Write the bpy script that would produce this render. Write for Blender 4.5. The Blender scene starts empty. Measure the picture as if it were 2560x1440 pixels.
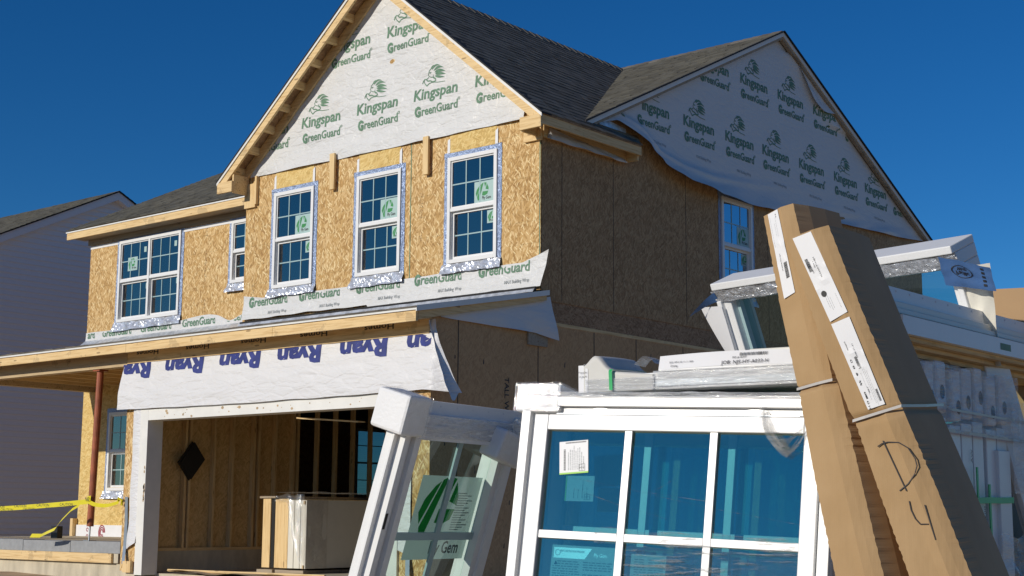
import bpy, bmesh, math, random
from mathutils import Vector, Matrix, noise
random.seed(7)
R = math.radians
scene = bpy.context.scene
COL = scene.collection

# ------------------------------------------------------------------ camera, sky, sun, exposure
cam_d = bpy.data.cameras.new("camera"); cam = bpy.data.objects.new("camera", cam_d); COL.objects.link(cam)
cr = Vector((0.76468614, 0.64436788, 0.00671844)); cu = Vector((0.09394048, -0.12178365, 0.98810117)); cw = Vector((-0.63751886, 0.75495614, 0.1536585))
CAM = Vector((12.15346954, -14.97757095, 0.79909132))
m = Matrix.Identity(4)
for i in range(3):
    m[i][0] = cr[i]; m[i][1] = cu[i]; m[i][2] = -cw[i]; m[i][3] = CAM[i]
cam.matrix_world = m
FPX = 3681.776
cam_d.sensor_width = 36; cam_d.lens = 36 * FPX / 2560; cam_d.clip_start = 0.1; cam_d.clip_end = 3000
scene.camera = cam

SUN_D = Vector((0.205, 1.0, -0.345)).normalized()
sun_el = math.asin(-SUN_D.z)
sun_rot = math.atan2(-SUN_D.x, -SUN_D.y)
world = bpy.data.worlds.new("World"); scene.world = world; world.use_nodes = True
nt = world.node_tree; nt.nodes.clear()
wo = nt.nodes.new("ShaderNodeOutputWorld"); bg = nt.nodes.new("ShaderNodeBackground")
sk = nt.nodes.new("ShaderNodeTexSky"); sk.sky_type = 'NISHITA'; sk.sun_disc = False
sk.sun_elevation = sun_el; sk.sun_rotation = sun_rot
sk.altitude = 1500; sk.air_density = 1.0; sk.dust_density = 0.0; sk.ozone_density = 4.0
hs = nt.nodes.new("ShaderNodeHueSaturation"); hs.inputs['Saturation'].default_value = 1.25; hs.inputs['Value'].default_value = 1.0
mulw = nt.nodes.new("ShaderNodeMixRGB"); mulw.blend_type = 'MULTIPLY'; mulw.inputs[0].default_value = 1.0; mulw.inputs[2].default_value = (0.62, 0.97, 1.18, 1)
nt.links.new(sk.outputs[0], hs.inputs['Color']); nt.links.new(hs.outputs[0], mulw.inputs[1])
nt.links.new(mulw.outputs[0], bg.inputs[0]); bg.inputs[1].default_value = 0.065
nt.links.new(bg.outputs[0], wo.inputs[0])

sl = bpy.data.lights.new("sun", 'SUN'); sl.energy = 3.35; sl.angle = R(0.5); sl.color = (1.0, 0.93, 0.82)
so = bpy.data.objects.new("sun", sl); COL.objects.link(so)
so.rotation_euler = SUN_D.to_track_quat('-Z', 'Y').to_euler(); so.location = (0, -20, 30)

scene.view_settings.view_transform = 'Standard'; scene.view_settings.look = 'None'
scene.view_settings.exposure = 0; scene.view_settings.gamma = 1
try:
    scene.view_settings.use_curve_mapping = False
except Exception:
    pass
scene.render.engine = 'CYCLES'
scene.cycles.max_bounces = 8; scene.cycles.transparent_max_bounces = 24; scene.cycles.glossy_bounces = 4
scene.cycles.caustics_reflective = False; scene.cycles.caustics_refractive = False

# ------------------------------------------------------------------ node helpers / materials
class NT:
    def __init__(s, name):
        s.m = bpy.data.materials.new(name); s.m.use_nodes = True
        s.t = s.m.node_tree; s.t.nodes.clear()
        s.out = s.t.nodes.new("ShaderNodeOutputMaterial")
        s._co = None
    def n(s, typ, **kw):
        x = s.t.nodes.new(typ)
        for k, v in kw.items(): setattr(x, k, v)
        return x
    def l(s, a, b): s.t.links.new(a, b)
    def val(s, sock, v):
        if hasattr(v, 'is_linked') or isinstance(v, bpy.types.NodeSocket): s.l(v, sock)
        else: sock.default_value = v
    def math(s, op, a, b=0.0, c=0.0):
        x = s.n("ShaderNodeMath", operation=op)
        for i, v in enumerate((a, b, c)):
            s.val(x.inputs[i], v)
        return x.outputs[0]
    def co(s):
        if s._co is None: s._co = s.n("ShaderNodeTexCoord").outputs['Object']
        return s._co
    def mapping(s, scale, rot=(0, 0, 0), loc=(0, 0, 0), vec=None):
        x = s.n("ShaderNodeMapping"); s.l(vec if vec is not None else s.co(), x.inputs[0])
        x.inputs['Scale'].default_value = scale; x.inputs['Rotation'].default_value = rot; x.inputs['Location'].default_value = loc
        return x.outputs[0]
    def noise(s, vec, scale, detail=3, rough=0.55, dist=0.0):
        x = s.n("ShaderNodeTexNoise"); s.l(vec, x.inputs['Vector'])
        x.inputs['Scale'].default_value = scale; x.inputs['Detail'].default_value = detail
        x.inputs['Roughness'].default_value = rough; x.inputs['Distortion'].default_value = dist
        return x.outputs[0]
    def ramp(s, fac, stops):
        x = s.n("ShaderNodeValToRGB"); s.l(fac, x.inputs[0]); e = x.color_ramp.elements
        while len(e) < len(stops): e.new(0.5)
        for i, (p, c) in enumerate(stops):
            e[i].position = p; e[i].color = (c[0], c[1], c[2], 1)
        return x.outputs[0]
    def mix(s, fac, a, b, mode='MIX'):
        x = s.n("ShaderNodeMixRGB", blend_type=mode); s.val(x.inputs[0], fac)
        for i, v in ((1, a), (2, b)):
            if isinstance(v, tuple): x.inputs[i].default_value = (v[0], v[1], v[2], 1)
            else: s.l(v, x.inputs[i])
        return x.outputs[0]
    def bump(s, h, strength=0.3, dist=0.01):
        x = s.n("ShaderNodeBump"); x.inputs['Strength'].default_value = strength; x.inputs['Distance'].default_value = dist
        s.l(h, x.inputs['Height']); return x.outputs[0]
    def pbsdf(s, color, rough=0.6, metal=0.0, normal=None, spec=0.5, **kw):
        p = s.n("ShaderNodeBsdfPrincipled")
        if isinstance(color, tuple): p.inputs['Base Color'].default_value = (color[0], color[1], color[2], 1)
        else: s.l(color, p.inputs['Base Color'])
        s.val(p.inputs['Roughness'], rough); s.val(p.inputs['Metallic'], metal)
        p.inputs['Specular IOR Level'].default_value = spec
        if normal is not None: s.l(normal, p.inputs['Normal'])
        for k, v in kw.items(): s.val(p.inputs[k], v)
        return p.outputs[0]
    def done(s, sh): s.l(sh, s.out.inputs[0]); return s.m

def mat_osb(name, axis='x', lo=(.30, .165, .060), mid=(.53, .335, .140), hi=(.76, .565, .30), rot=0.0, line=0.305, lines=0.35, size=1.0, sliver=.5, marks=0.0):
    M = NT(name)
    sp = M.n("ShaderNodeSeparateXYZ"); M.l(M.co(), sp.inputs[0])
    cb = M.n("ShaderNodeCombineXYZ")
    M.l(sp.outputs[0 if axis == 'x' else 1], cb.inputs[0]); M.l(sp.outputs[2], cb.inputs[1])
    v0 = cb.outputs[0]
    nz_ = M.n("ShaderNodeTexNoise"); M.l(v0, nz_.inputs[0]); nz_.inputs['Scale'].default_value = 9; nz_.inputs['Detail'].default_value = 1
    wob = M.n("ShaderNodeVectorMath", operation='MULTIPLY_ADD'); M.l(nz_.outputs['Color'], wob.inputs[0]); wob.inputs[1].default_value = (.010, .014, 0); M.l(v0, wob.inputs[2])
    v = wob.outputs[0]
    val = None; sl = None
    for k, (ang, sx, sy, off) in enumerate(((0.08, 62, 11, 0), (-0.28, 55, 9, 3.3), (0.38, 52, 10, 7.1), (-0.75, 48, 11, 11.7), (.9, 50, 12, 17.3))):
        mp = M.mapping((sx / size, sy / size, 1), (0, 0, 0), (off, off * .7, 0), M.mapping((1, 1, 1), (0, 0, ang + rot), (0, 0, 0), v))
        vo = M.n("ShaderNodeTexVoronoi", voronoi_dimensions='2D', feature='F1'); M.l(mp, vo.inputs['Vector']); vo.inputs['Scale'].default_value = 1
        s2 = M.n("ShaderNodeSeparateColor"); M.l(vo.outputs['Color'], s2.inputs[0])
        if val is None: val = s2.outputs[0]
        else:
            f = M.math('GREATER_THAN', s2.outputs[1], 0.60 if k < 3 else .76)
            x = M.n("ShaderNodeMix"); M.l(f, x.inputs[0]); M.l(val, x.inputs[2]); M.l(s2.outputs[0], x.inputs[3]); val = x.outputs[0]
        if k in (1, 2, 3):
            q = M.math('MULTIPLY', M.math('GREATER_THAN', s2.outputs[2], .90), M.math('LESS_THAN', vo.outputs['Distance'], .36))
            sl = q if sl is None else M.math('MAXIMUM', sl, q)
    fine = M.noise(M.mapping((70, 9, 1), (0, 0, rot), (0, 0, 0), v), 3, 4, .65)
    big = M.noise(v0, 1.1, 3)
    h = M.math('ADD', M.math('MULTIPLY', val, .46), M.math('ADD', M.math('MULTIPLY', fine, .36), M.math('MULTIPLY', big, .24)))
    col = M.ramp(h, [(.20, lo), (.52, mid), (.92, hi)])
    col = M.mix(M.math('MULTIPLY', sl, sliver), col, tuple(min(.85, c * 1.12) for c in hi))
    if lines > 0:
        a = M.math('ABSOLUTE', M.math('SUBTRACT', M.math('FRACT', M.math('DIVIDE', sp.outputs[2], line)), .5))
        ln = M.math('LESS_THAN', a, .011)
        dash = M.math('GREATER_THAN', M.noise(M.mapping((9, 2, 1), vec=v0), 4, 1), .47)
        col = M.mix(M.math('MULTIPLY', M.math('MULTIPLY', ln, dash), lines), col, (.09, .10, .045))
    if marks > 0:   # grade stamps printed down the sheets
        fx = M.math('FRACT', M.math('ADD', M.math('DIVIDE', sp.outputs[0 if axis == 'x' else 1], 1.22), .31))
        st = M.math('MULTIPLY', M.math('LESS_THAN', M.math('ABSOLUTE', M.math('SUBTRACT', fx, .5)), .028), M.math('GREATER_THAN', M.noise(M.mapping((70, 40, 1), vec=v0), 1, 1), .56))
        st = M.math('MULTIPLY', st, M.math('GREATER_THAN', M.noise(M.mapping((.4, 2.6, 1), vec=v0), 1, 1), .52))
        col = M.mix(M.math('MULTIPLY', st, marks), col, (.10, .07, .05))
    nb = M.bump(h, .4, .004)
    return M.done(M.pbsdf(col, .72, 0, nb, .3))

def mat_wood(name, axis='x', base=(.78, .575, .30), dark=(.56, .355, .145), stain=0.0):
    M = NT(name)
    sc = {'x': (1.6, 26, 26), 'y': (26, 1.6, 26), 'z': (26, 26, 1.6)}[axis]
    g = M.noise(M.mapping(sc), 1.5, 4, .6, .4)
    lg = M.noise(M.mapping({'x': (.9, 5, 5), 'y': (5, .9, 5), 'z': (5, 5, .9)}[axis]), 1.2, 2)
    col = M.ramp(g, [(.28, dark), (.52, base), (.8, tuple(min(1, c * 1.12) for c in base))])
    col = M.mix(M.math('MULTIPLY', lg, .35), col, (dark[0] * 1.15, dark[1] * 1.2, dark[2] * 1.3))
    vo = M.n("ShaderNodeTexVoronoi"); M.l(M.mapping({'x': (2.2, 9, 9), 'y': (9, 2.2, 9), 'z': (9, 9, 2.2)}[axis]), vo.inputs['Vector']); vo.inputs['Scale'].default_value = 1
    kn = M.math('LESS_THAN', vo.outputs['Distance'], .11)
    col = M.mix(M.math('MULTIPLY', kn, .6), col, (.16, .085, .035))
    if stain > 0:
        st = M.math('MULTIPLY', M.math('GREATER_THAN', M.noise(M.co(), 2.3, 4, .7), .60), stain)
        col = M.mix(st, col, (.10, .075, .05))
    return M.done(M.pbsdf(col, .65, 0, M.bump(g, .15, .003), .35))

def mat_plain(name, color, rough=.5, metal=0, var=.06, scale=8, bump=0, bscale=30, spec=.5, stretch=(1, 1, 1), **kw):
    M = NT(name)
    n = M.noise(M.mapping(stretch), scale, 4)
    c = M.ramp(n, [(.25, tuple(max(0, x * (1 - var)) for x in color)), (.75, tuple(min(1, x * (1 + var)) for x in color))])
    nb = M.bump(M.noise(M.mapping(stretch), bscale, 3), bump, .01) if bump else None
    return M.done(M.pbsdf(c, rough, metal, nb, spec, **kw))

def mat_wrap(name, color=(.70, .70, .69), rough=.38, crease=.85, scale=3.0, thread=0.0, stain=.25, spec=.45, stretch=(.6, .6, 2.2)):
    M = NT(name)
    v = M.mapping(stretch)
    a = M.noise(v, scale, 5, .62, 1.6)
    vo = M.n("ShaderNodeTexVoronoi", feature='DISTANCE_TO_EDGE'); M.l(M.mapping((stretch[0] * 2.3, stretch[1] * 2.3, stretch[2] * 1.2), (.2, .4, .3)), vo.inputs['Vector']); vo.inputs['Scale'].default_value = scale * 1.1
    cr_ = M.math('MINIMUM', vo.outputs['Distance'], .16)
    h = M.math('ADD', a, M.math('MULTIPLY', cr_, 1.1))
    h = M.math('ADD', h, M.math('MULTIPLY', M.noise(M.mapping((3, 3, 3)), 9, 3, .6, .8), .16))
    if thread: h = M.math('ADD', h, M.math('MULTIPLY', M.noise(M.mapping((160, 160, 160)), 1, 1), thread))
    st = M.noise(M.mapping((1.2, 1.2, 1.2)), 1.7, 5, .65, .5)
    sf = M.ramp(st, [(.58, (0, 0, 0)), (.80, (stain, stain, stain))])
    col = M.mix(sf, (color[0], color[1], color[2]), (.50, .40, .26))
    return M.done(M.pbsdf(col, rough, 0, M.bump(h, crease, .03), spec))

def mat_foil(name, color, rough=.22, strength=.9, scale=18, metal=.9):
    M = NT(name)
    n = M.noise(M.mapping((1, 1, 1)), scale, 4, .65, 1.2)
    c = M.ramp(M.noise(M.co(), scale * 1.6, 3), [(.35, tuple(x * .65 for x in color)), (.65, color)])
    return M.done(M.pbsdf(c, rough, metal, M.bump(n, strength, .03), .5))

def mat_glass(name, tint=(.55, .72, .80), rtint=(.75, .88, 1.0), base=.22, rough=0.0, wav=0.0):
    M = NT(name)
    fr = M.n("ShaderNodeFresnel"); fr.inputs[0].default_value = 1.5
    f = M.math('MINIMUM', M.math('ADD', M.math('MULTIPLY', fr.outputs[0], 1.3), base), 1.0)
    gi = M.n("ShaderNodeNewGeometry"); f = M.math('MULTIPLY', f, M.math('SUBTRACT', 1.0, gi.outputs['Backfacing']))
    g = M.n("ShaderNodeBsdfGlossy"); g.inputs[0].default_value = (*rtint, 1); g.inputs[1].default_value = rough
    if wav: M.l(M.bump(M.noise(M.co(), 1.6, 2), wav, .02), g.inputs['Normal'])
    t = M.n("ShaderNodeBsdfTransparent"); t.inputs[0].default_value = (*tint, 1)
    mx = M.n("ShaderNodeMixShader"); M.l(f, mx.inputs[0]); M.l(t.outputs[0], mx.inputs[1]); M.l(g.outputs[0], mx.inputs[2])
    return M.done(mx.outputs[0])

def mat_film(name, haze=.16, gloss=.22, scale=9, stretch=(1, 1, 1), rough=.12, strength=.35, col=(.88, .89, .89), streak=None):
    M = NT(name)
    b = M.bump(M.noise(M.mapping(stretch), scale, 5, .65, 1.0), strength, .03)
    t = M.n("ShaderNodeBsdfTransparent"); t.inputs[0].default_value = (.97, .97, .97, 1)
    d = M.n("ShaderNodeBsdfDiffuse"); d.inputs[0].default_value = (*col, 1); M.l(b, d.inputs['Normal'])
    g = M.n("ShaderNodeBsdfGlossy"); g.inputs[0].default_value = (1, 1, 1, 1); g.inputs[1].default_value = rough; M.l(b, g.inputs['Normal'])
    hz = M.math('MULTIPLY', M.ramp(M.noise(M.mapping(stretch), scale * .8, 4, .7, 1), [(.35, (.3, .3, .3)), (.7, (1.6, 1.6, 1.6))]), haze)
    m1 = M.n("ShaderNodeMixShader"); M.l(hz, m1.inputs[0]); M.l(t.outputs[0], m1.inputs[1]); M.l(d.outputs[0], m1.inputs[2])
    m2 = M.n("ShaderNodeMixShader"); 
    if streak:
        sv = M.ramp(M.noise(M.mapping(streak), 1, 5, .7, .6), [(.53, (0, 0, 0)), (.62, (1, 1, 1))]); M.l(M.math('MULTIPLY', sv, gloss), m2.inputs[0]); M.l(M.math('MULTIPLY', M.math('ADD', sv, .15), haze), m1.inputs[0])
    else: m2.inputs[0].default_value = gloss
    M.l(m1.outputs[0], m2.inputs[1]); M.l(g.outputs[0], m2.inputs[2])
    return M.done(m2.outputs[0])

def mat_translucent(name, col):
    M = NT(name); d = M.n("ShaderNodeBsdfDiffuse"); t = M.n("ShaderNodeBsdfTranslucent")
    d.inputs[0].default_value = (*col, 1); t.inputs[0].default_value = (*col, 1)
    mx = M.n("ShaderNodeMixShader"); mx.inputs[0].default_value = .5; M.l(d.outputs[0], mx.inputs[1]); M.l(t.outputs[0], mx.inputs[2])
    return M.done(mx.outputs[0])

def mat_shingle(name, a, b):
    M = NT(name)
    gi = M.n("ShaderNodeNewGeometry")
    n = M.noise(M.co(), 110, 3, .7)
    n2 = M.noise(M.co(), .7, 3)
    f = M.math('ADD', M.math('MULTIPLY', gi.outputs['Random Per Island'], .34), M.math('ADD', M.math('MULTIPLY', n, .45), M.math('MULTIPLY', n2, .3)))
    c = M.ramp(f, [(.2, a), (.85, b)])
    return M.done(M.pbsdf(c, .9, 0, M.bump(n, .5, .004), .2))

def mat_cardboard(name, axis, base=(.47, .315, .165), dark=(.39, .25, .12)):
    M = NT(name)
    sp = M.n("ShaderNodeSeparateXYZ"); M.l(M.co(), sp.inputs[0])
    n = M.noise(M.co(), 6, 4)
    w = M.n("ShaderNodeMath", operation='SINE'); M.l(M.math('MULTIPLY', sp.outputs[axis], 6.283 / .0062), w.inputs[0])
    f = M.math('ADD', M.math('MULTIPLY', n, .75), M.math('MULTIPLY', w.outputs[0], .018))
    c = M.ramp(f, [(.2, dark), (.62, base)])
    h = M.math('ADD', M.math('MULTIPLY', w.outputs[0], .002), M.math('MULTIPLY', M.noise(M.mapping((9, 9, 2)), 1.3, 3), .7))
    return M.done(M.pbsdf(c, .8, 0, M.bump(h, .5, .02), .25))

MT = {}
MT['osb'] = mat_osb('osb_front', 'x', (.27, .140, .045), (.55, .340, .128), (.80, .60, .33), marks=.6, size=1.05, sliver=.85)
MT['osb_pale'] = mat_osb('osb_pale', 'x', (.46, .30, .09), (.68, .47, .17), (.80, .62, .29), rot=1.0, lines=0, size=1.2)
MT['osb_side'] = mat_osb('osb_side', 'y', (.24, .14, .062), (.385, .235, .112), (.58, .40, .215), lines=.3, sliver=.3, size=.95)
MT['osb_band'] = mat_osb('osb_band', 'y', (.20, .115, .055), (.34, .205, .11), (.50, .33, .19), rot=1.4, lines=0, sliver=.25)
MT['osb_low'] = mat_osb('osb_low', 'y', (.42, .245, .115), (.53, .32, .155), (.63, .405, .21), lines=0, size=.8, sliver=.1)
MT['osb_in'] = mat_osb('osb_inside', 'y', (.46, .29, .11), (.64, .43, .19), (.76, .55, .27), lines=0, sliver=.2)
MT['wood_x'] = mat_wood('lumber_x', 'x', stain=.22)
MT['wood_y'] = mat_wood('lumber_y', 'y', stain=.12)
MT['wood_z'] = mat_wood('lumber_z', 'z', stain=.1)
MT['wood_beam'] = mat_wood('beam_lumber', 'x', (.56, .43, .26), (.40, .28, .15), stain=.3)
MT['wood_old'] = mat_wood('grey_lumber', 'x', (.40, .33, .24), (.25, .19, .13), stain=.4)
MT['wrap'] = mat_wrap('house_wrap')
MT['wrap_side'] = mat_wrap('house_wrap_side', (.70, .70, .70), .5, .35, 2.2, 0, .12)
MT['ryan'] = mat_wrap('woven_wrap', (.74, .74, .75), .33, .7, 2.6, .12, .10, stretch=(.5, .5, 2.6))
MT['green'] = mat_plain('green_print', (.115, .225, .14), .55, var=.3, scale=14)
MT['greyprint'] = mat_plain('grey_print', (.30, .32, .32), .55, var=.2)
MT['navy'] = mat_plain('navy_print', (.022, .035, .20), .5, var=.3, scale=10)
MT['black'] = mat_plain('black_print', (.02, .02, .02), .6)
MT['vinyl'] = mat_plain('white_vinyl', (.80, .80, .79), .32, var=.02, bump=.03)
MT['vinyl_cream'] = mat_plain('cream_vinyl', (.74, .71, .62), .35, var=.03, bump=.03)
MT['tan_door'] = mat_plain('tan_door', (.52, .385, .215), .5, var=.06)
MT['trim'] = mat_plain('white_trim', (.78, .77, .73), .45, var=.06, scale=5, bump=.05)
MT['grille'] = mat_plain('grille_bars', (.36, .50, .51), .35, var=.02)
MT['blue_film'] = mat_plain('blue_film', (.045, .11, .26), .55, var=.3, scale=7, bump=.3, bscale=12)
MT['grille_s'] = mat_plain('sticker_sheet', (.40, .55, .52), .4, var=.03)
MT['glass'] = mat_glass('window_glass', (.40, .55, .60), (.85, .74, .62), .32, wav=.02)
MT['glass_dark'] = mat_glass('shaded_glass', (.40, .5, .55), (.8, .9, 1.0), .42, wav=.01)
MT['glass_teal'] = mat_glass('coated_glass', (.60, .85, .86), (.95, .98, .72), .38, wav=.02)
MT['glass_clear'] = mat_glass('clear_glass', (.80, .89, .85), (.7, .9, .95), .02)
MT['foil'] = mat_foil('foil_tape', (.80, .84, .92), .28, .6, 6, .45)
MT['foil_blue'] = mat_foil('blue_tape', (.38, .48, .70), .3, .7, 25, .5)
MT['metal'] = mat_foil('flashing_metal', (.74, .78, .84), .3, .35, 6, .35)
MT['shingle'] = mat_shingle('shingle_dark', (.085, .076, .063), (.215, .195, .165))
MT['shingle_main'] = mat_shingle('shingle_grey', (.064, .061, .051), (.165, .158, .132))
MT['black_edge'] = mat_plain('felt_edge', (.015, .015, .016), .8)
MT['siding'] = mat_plain('grey_siding', (.86, .84, .84), .55, var=.04, stretch=(1, 1, 8))
MT['concrete'] = mat_plain('concrete', (.54, .48, .36), .85, var=.25, scale=5, bump=.3, stretch=(1, 1, .4))
MT['block'] = mat_plain('concrete_block', (.30, .31, .32), .85, var=.12, scale=14, bump=.3)
MT['dirt'] = mat_plain('dirt', (.46, .335, .205), .95, var=.35, scale=3, bump=.6, bscale=9)
MT['rust'] = mat_plain('red_primer', (.34, .092, .035), .45, var=.3, scale=6)
MT['yellow'] = mat_plain('yellow_tape', (.72, .62, .015), .35, var=.08)
MT['steel'] = mat_plain('galvanised', (.40, .44, .48), .4, .7, var=.1)
MT['dark'] = mat_plain('dark_plastic', (.012, .012, .012), .5)
MT['foam'] = mat_plain('white_foam', (.82, .82, .82), .55, var=.03, bump=.25, bscale=60)
MT['paper'] = mat_plain('white_paper', (.78, .78, .79), .5, var=.03)
MT['paper_grey'] = mat_plain('backing_card', (.62, .61, .57), .6, var=.05)
MT['lime'] = mat_plain('lime_stripe', (.30, .62, .06), .5)
MT['leafgreen'] = mat_plain('leaf_green', (.04, .25, .07), .5, var=.1)
MT['strapgreen'] = mat_plain('green_strap', (.03, .42, .13), .3)
MT['strapwhite'] = mat_plain('white_strap', (.48, .45, .42), .3)
MT['red'] = mat_plain('red_print', (.30, .02, .03), .5)
MT['film'] = mat_film('stretch_film', .16, .16, 14, (1, 1, 5), .08)
MT['film_clear'] = mat_film('clear_film', .08, .12, 14, (1,1,1), .08)
MT['film_thin'] = mat_film('thin_film', .30, .35, 24, (1, 1, 4), .06, 1.0, streak=(5, 5, 70))
MT['label_lit'] = mat_translucent('backlit_label', (.62, .72, .66))
MT['green_lit'] = mat_translucent('backlit_green', (.04, .36, .06))
MT['film_heavy'] = mat_film('layered_film', .50, .13, 13, (.6, .6, 7), .1, .55)
MT['card_x'] = mat_cardboard('cardboard', 0)
MT['card_d'] = mat_plain('cardboard_side', (.45, .285, .145), .8, var=.1, scale=4)
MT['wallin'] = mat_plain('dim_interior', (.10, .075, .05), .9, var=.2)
MT['tape_w'] = mat_foil('silver_film', (.75, .77, .80), .25, .6, 30, .6)
MT['seam'] = mat_plain('sheet_joint', (.06, .055, .045), .8)
MT['marker'] = mat_plain('marker_ink', (.06, .055, .055), .6)

# ------------------------------------------------------------------ mesh helpers
class MB:
    def __init__(s, T=None): s.v = []; s.f = []; s.mi = []; s.T = T; s.cur = 0
    def add(s, vs, fs, mi=None):
        b = len(s.v)
        s.v += [tuple(s.T @ Vector(p)) if s.T is not None else tuple(p) for p in vs]
        for f in fs: s.f.append(tuple(i + b for i in f)); s.mi.append(s.cur if mi is None else mi)
    def box(s, x0, x1, y0, y1, z0, z1, mi=None):
        s.add([(x0, y0, z0), (x1, y0, z0), (x1, y1, z0), (x0, y1, z0), (x0, y0, z1), (x1, y0, z1), (x1, y1, z1), (x0, y1, z1)],
              [(0, 3, 2, 1), (4, 5, 6, 7), (0, 1, 5, 4), (1, 2, 6, 5), (2, 3, 7, 6), (3, 0, 4, 7)], mi)
    def hexa(s, p, mi=None):
        s.add(p, [(0, 3, 2, 1), (4, 5, 6, 7), (0, 1, 5, 4), (1, 2, 6, 5), (2, 3, 7, 6), (3, 0, 4, 7)], mi)
    def quad(s, a, b, c, d, mi=None): s.add([a, b, c, d], [(0, 1, 2, 3)], mi)
    def prism(s, poly, ext, mi=None):
        n = len(poly); e = Vector(ext)
        vs = [tuple(p) for p in poly] + [tuple(Vector(p) + e) for p in poly]
        s.add(vs, [tuple(range(n - 1, -1, -1)), tuple(range(n, 2 * n))] + [(i, (i + 1) % n, n + (i + 1) % n, n + i) for i in range(n)], mi)
    def ring(s, x0, x1, y0, y1, b, c0, c1, mi=None, bt=None, bb=None):
        bt = b if bt is None else bt; bb = b if bb is None else bb
        s.box(x0, x0 + b, y0, y1, c0, c1, mi); s.box(x1 - b, x1, y0, y1, c0, c1, mi)
        s.box(x0 + b, x1 - b, y0, y0 + bb, c0, c1, mi); s.box(x0 + b, x1 - b, y1 - bt, y1, c0, c1, mi)
    def tube(s, pts, r, n=10, mi=None, cap=True):
        pts = [Vector(p) for p in pts]; rs = r if isinstance(r, (list, tuple)) else [r] * len(pts)
        vs = []; fs = []
        for i, p in enumerate(pts):
            t = (pts[min(i + 1, len(pts) - 1)] - pts[max(i - 1, 0)]).normalized()
            a = t.cross(Vector((0, 0, 1)) if abs(t.z) < .9 else Vector((1, 0, 0))).normalized(); b = t.cross(a)
            for k in range(n):
                an = 2 * math.pi * k / n; vs.append(tuple(p + (a * math.cos(an) + b * math.sin(an)) * rs[i]))
        for i in range(len(pts) - 1):
            for k in range(n): fs.append((i * n + k, i * n + (k + 1) % n, (i + 1) * n + (k + 1) % n, (i + 1) * n + k))
        if cap: fs += [tuple(range(n - 1, -1, -1)), tuple(range((len(pts) - 1) * n, len(pts) * n))]
        s.add(vs, fs, mi)
    def grid(s, fn, nu, nv, mi=None):
        vs = [fn(i / nu, j / nv) for j in range(nv + 1) for i in range(nu + 1)]
        fs = [(j * (nu + 1) + i, j * (nu + 1) + i + 1, (j + 1) * (nu + 1) + i + 1, (j + 1) * (nu + 1) + i) for j in range(nv) for i in range(nu)]
        s.add(vs, fs, mi)
    def ribbon(s, pts, wdir, w, mi=None):
        wd = Vector(wdir).normalized() * (w / 2); vs = []
        for p in pts: vs += [tuple(Vector(p) - wd), tuple(Vector(p) + wd)]
        s.add(vs, [(2 * i, 2 * i + 1, 2 * i + 3, 2 * i + 2) for i in range(len(pts) - 1)], mi)
    def poly2(s, polys, fn, mi, maxe=None):
        for vs, fs in polys:
            if maxe is None: s.add([fn(a, b) for a, b in vs], fs, mi)
            else:
                st = []
                for f in fs:
                    for k in range(1, len(f) - 1): st.append((vs[f[0]], vs[f[k]], vs[f[k + 1]]))
                while st:
                    t = st.pop(); L = [math.dist(t[i], t[(i + 1) % 3]) for i in range(3)]; k = L.index(max(L))
                    if L[k] > maxe:
                        mid = ((t[k][0] + t[(k + 1) % 3][0]) / 2, (t[k][1] + t[(k + 1) % 3][1]) / 2)
                        st.append((t[k], mid, t[(k + 2) % 3])); st.append((mid, t[(k + 1) % 3], t[(k + 2) % 3]))
                    else: s.add([fn(*p) for p in t], [(0, 1, 2)], mi)
    def build(s, name, mats, parent=None, smooth=False, bevel=0, merge=False):
        me = bpy.data.meshes.new(name); me.from_pydata(s.v, [], s.f)
        if not isinstance(mats, (list, tuple)): mats = [mats]
        for x in mats: me.materials.append(MT[x] if isinstance(x, str) else x)
        me.polygons.foreach_set('material_index', [min(i, len(mats) - 1) for i in s.mi])
        if smooth: me.polygons.foreach_set('use_smooth', [True] * len(me.polygons))
        me.validate(); me.update()
        o = bpy.data.objects.new(name, me); COL.objects.link(o)
        if parent is not None:
            o.parent = parent; o.matrix_parent_inverse = Matrix.Translation(-Vector(wloc(parent)))
        if bevel:
            b = o.modifiers.new('bevel', 'BEVEL'); b.width = bevel; b.segments = 2; b.limit_method = 'ANGLE'; b.angle_limit = R(40)
        return o

WL = {}
def wloc(o): return WL.get(o.name, (0, 0, 0))
def tag(o, label, cat, group=None, kind=None):
    if label: o['label'] = label
    if cat: o['category'] = cat
    if group: o['group'] = group
    if kind: o['kind'] = kind
    return o
def thing(name, label, cat, loc=(0, 0, 0), group=None):
    o = bpy.data.objects.new(name, None); COL.objects.link(o); o.location = loc; o.empty_display_size = .2
    WL[o.name] = tuple(loc)
    return tag(o, label, cat, group)

def frame_T(org, u, up):
    u = Vector(u).normalized(); up = Vector(up); up = (up - u * up.dot(u)).normalized(); n = u.cross(up)
    M = Matrix.Identity(4)
    for i in range(3): M[i][0] = u[i]; M[i][1] = up[i]; M[i][2] = n[i]; M[i][3] = org[i]
    return M

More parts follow.
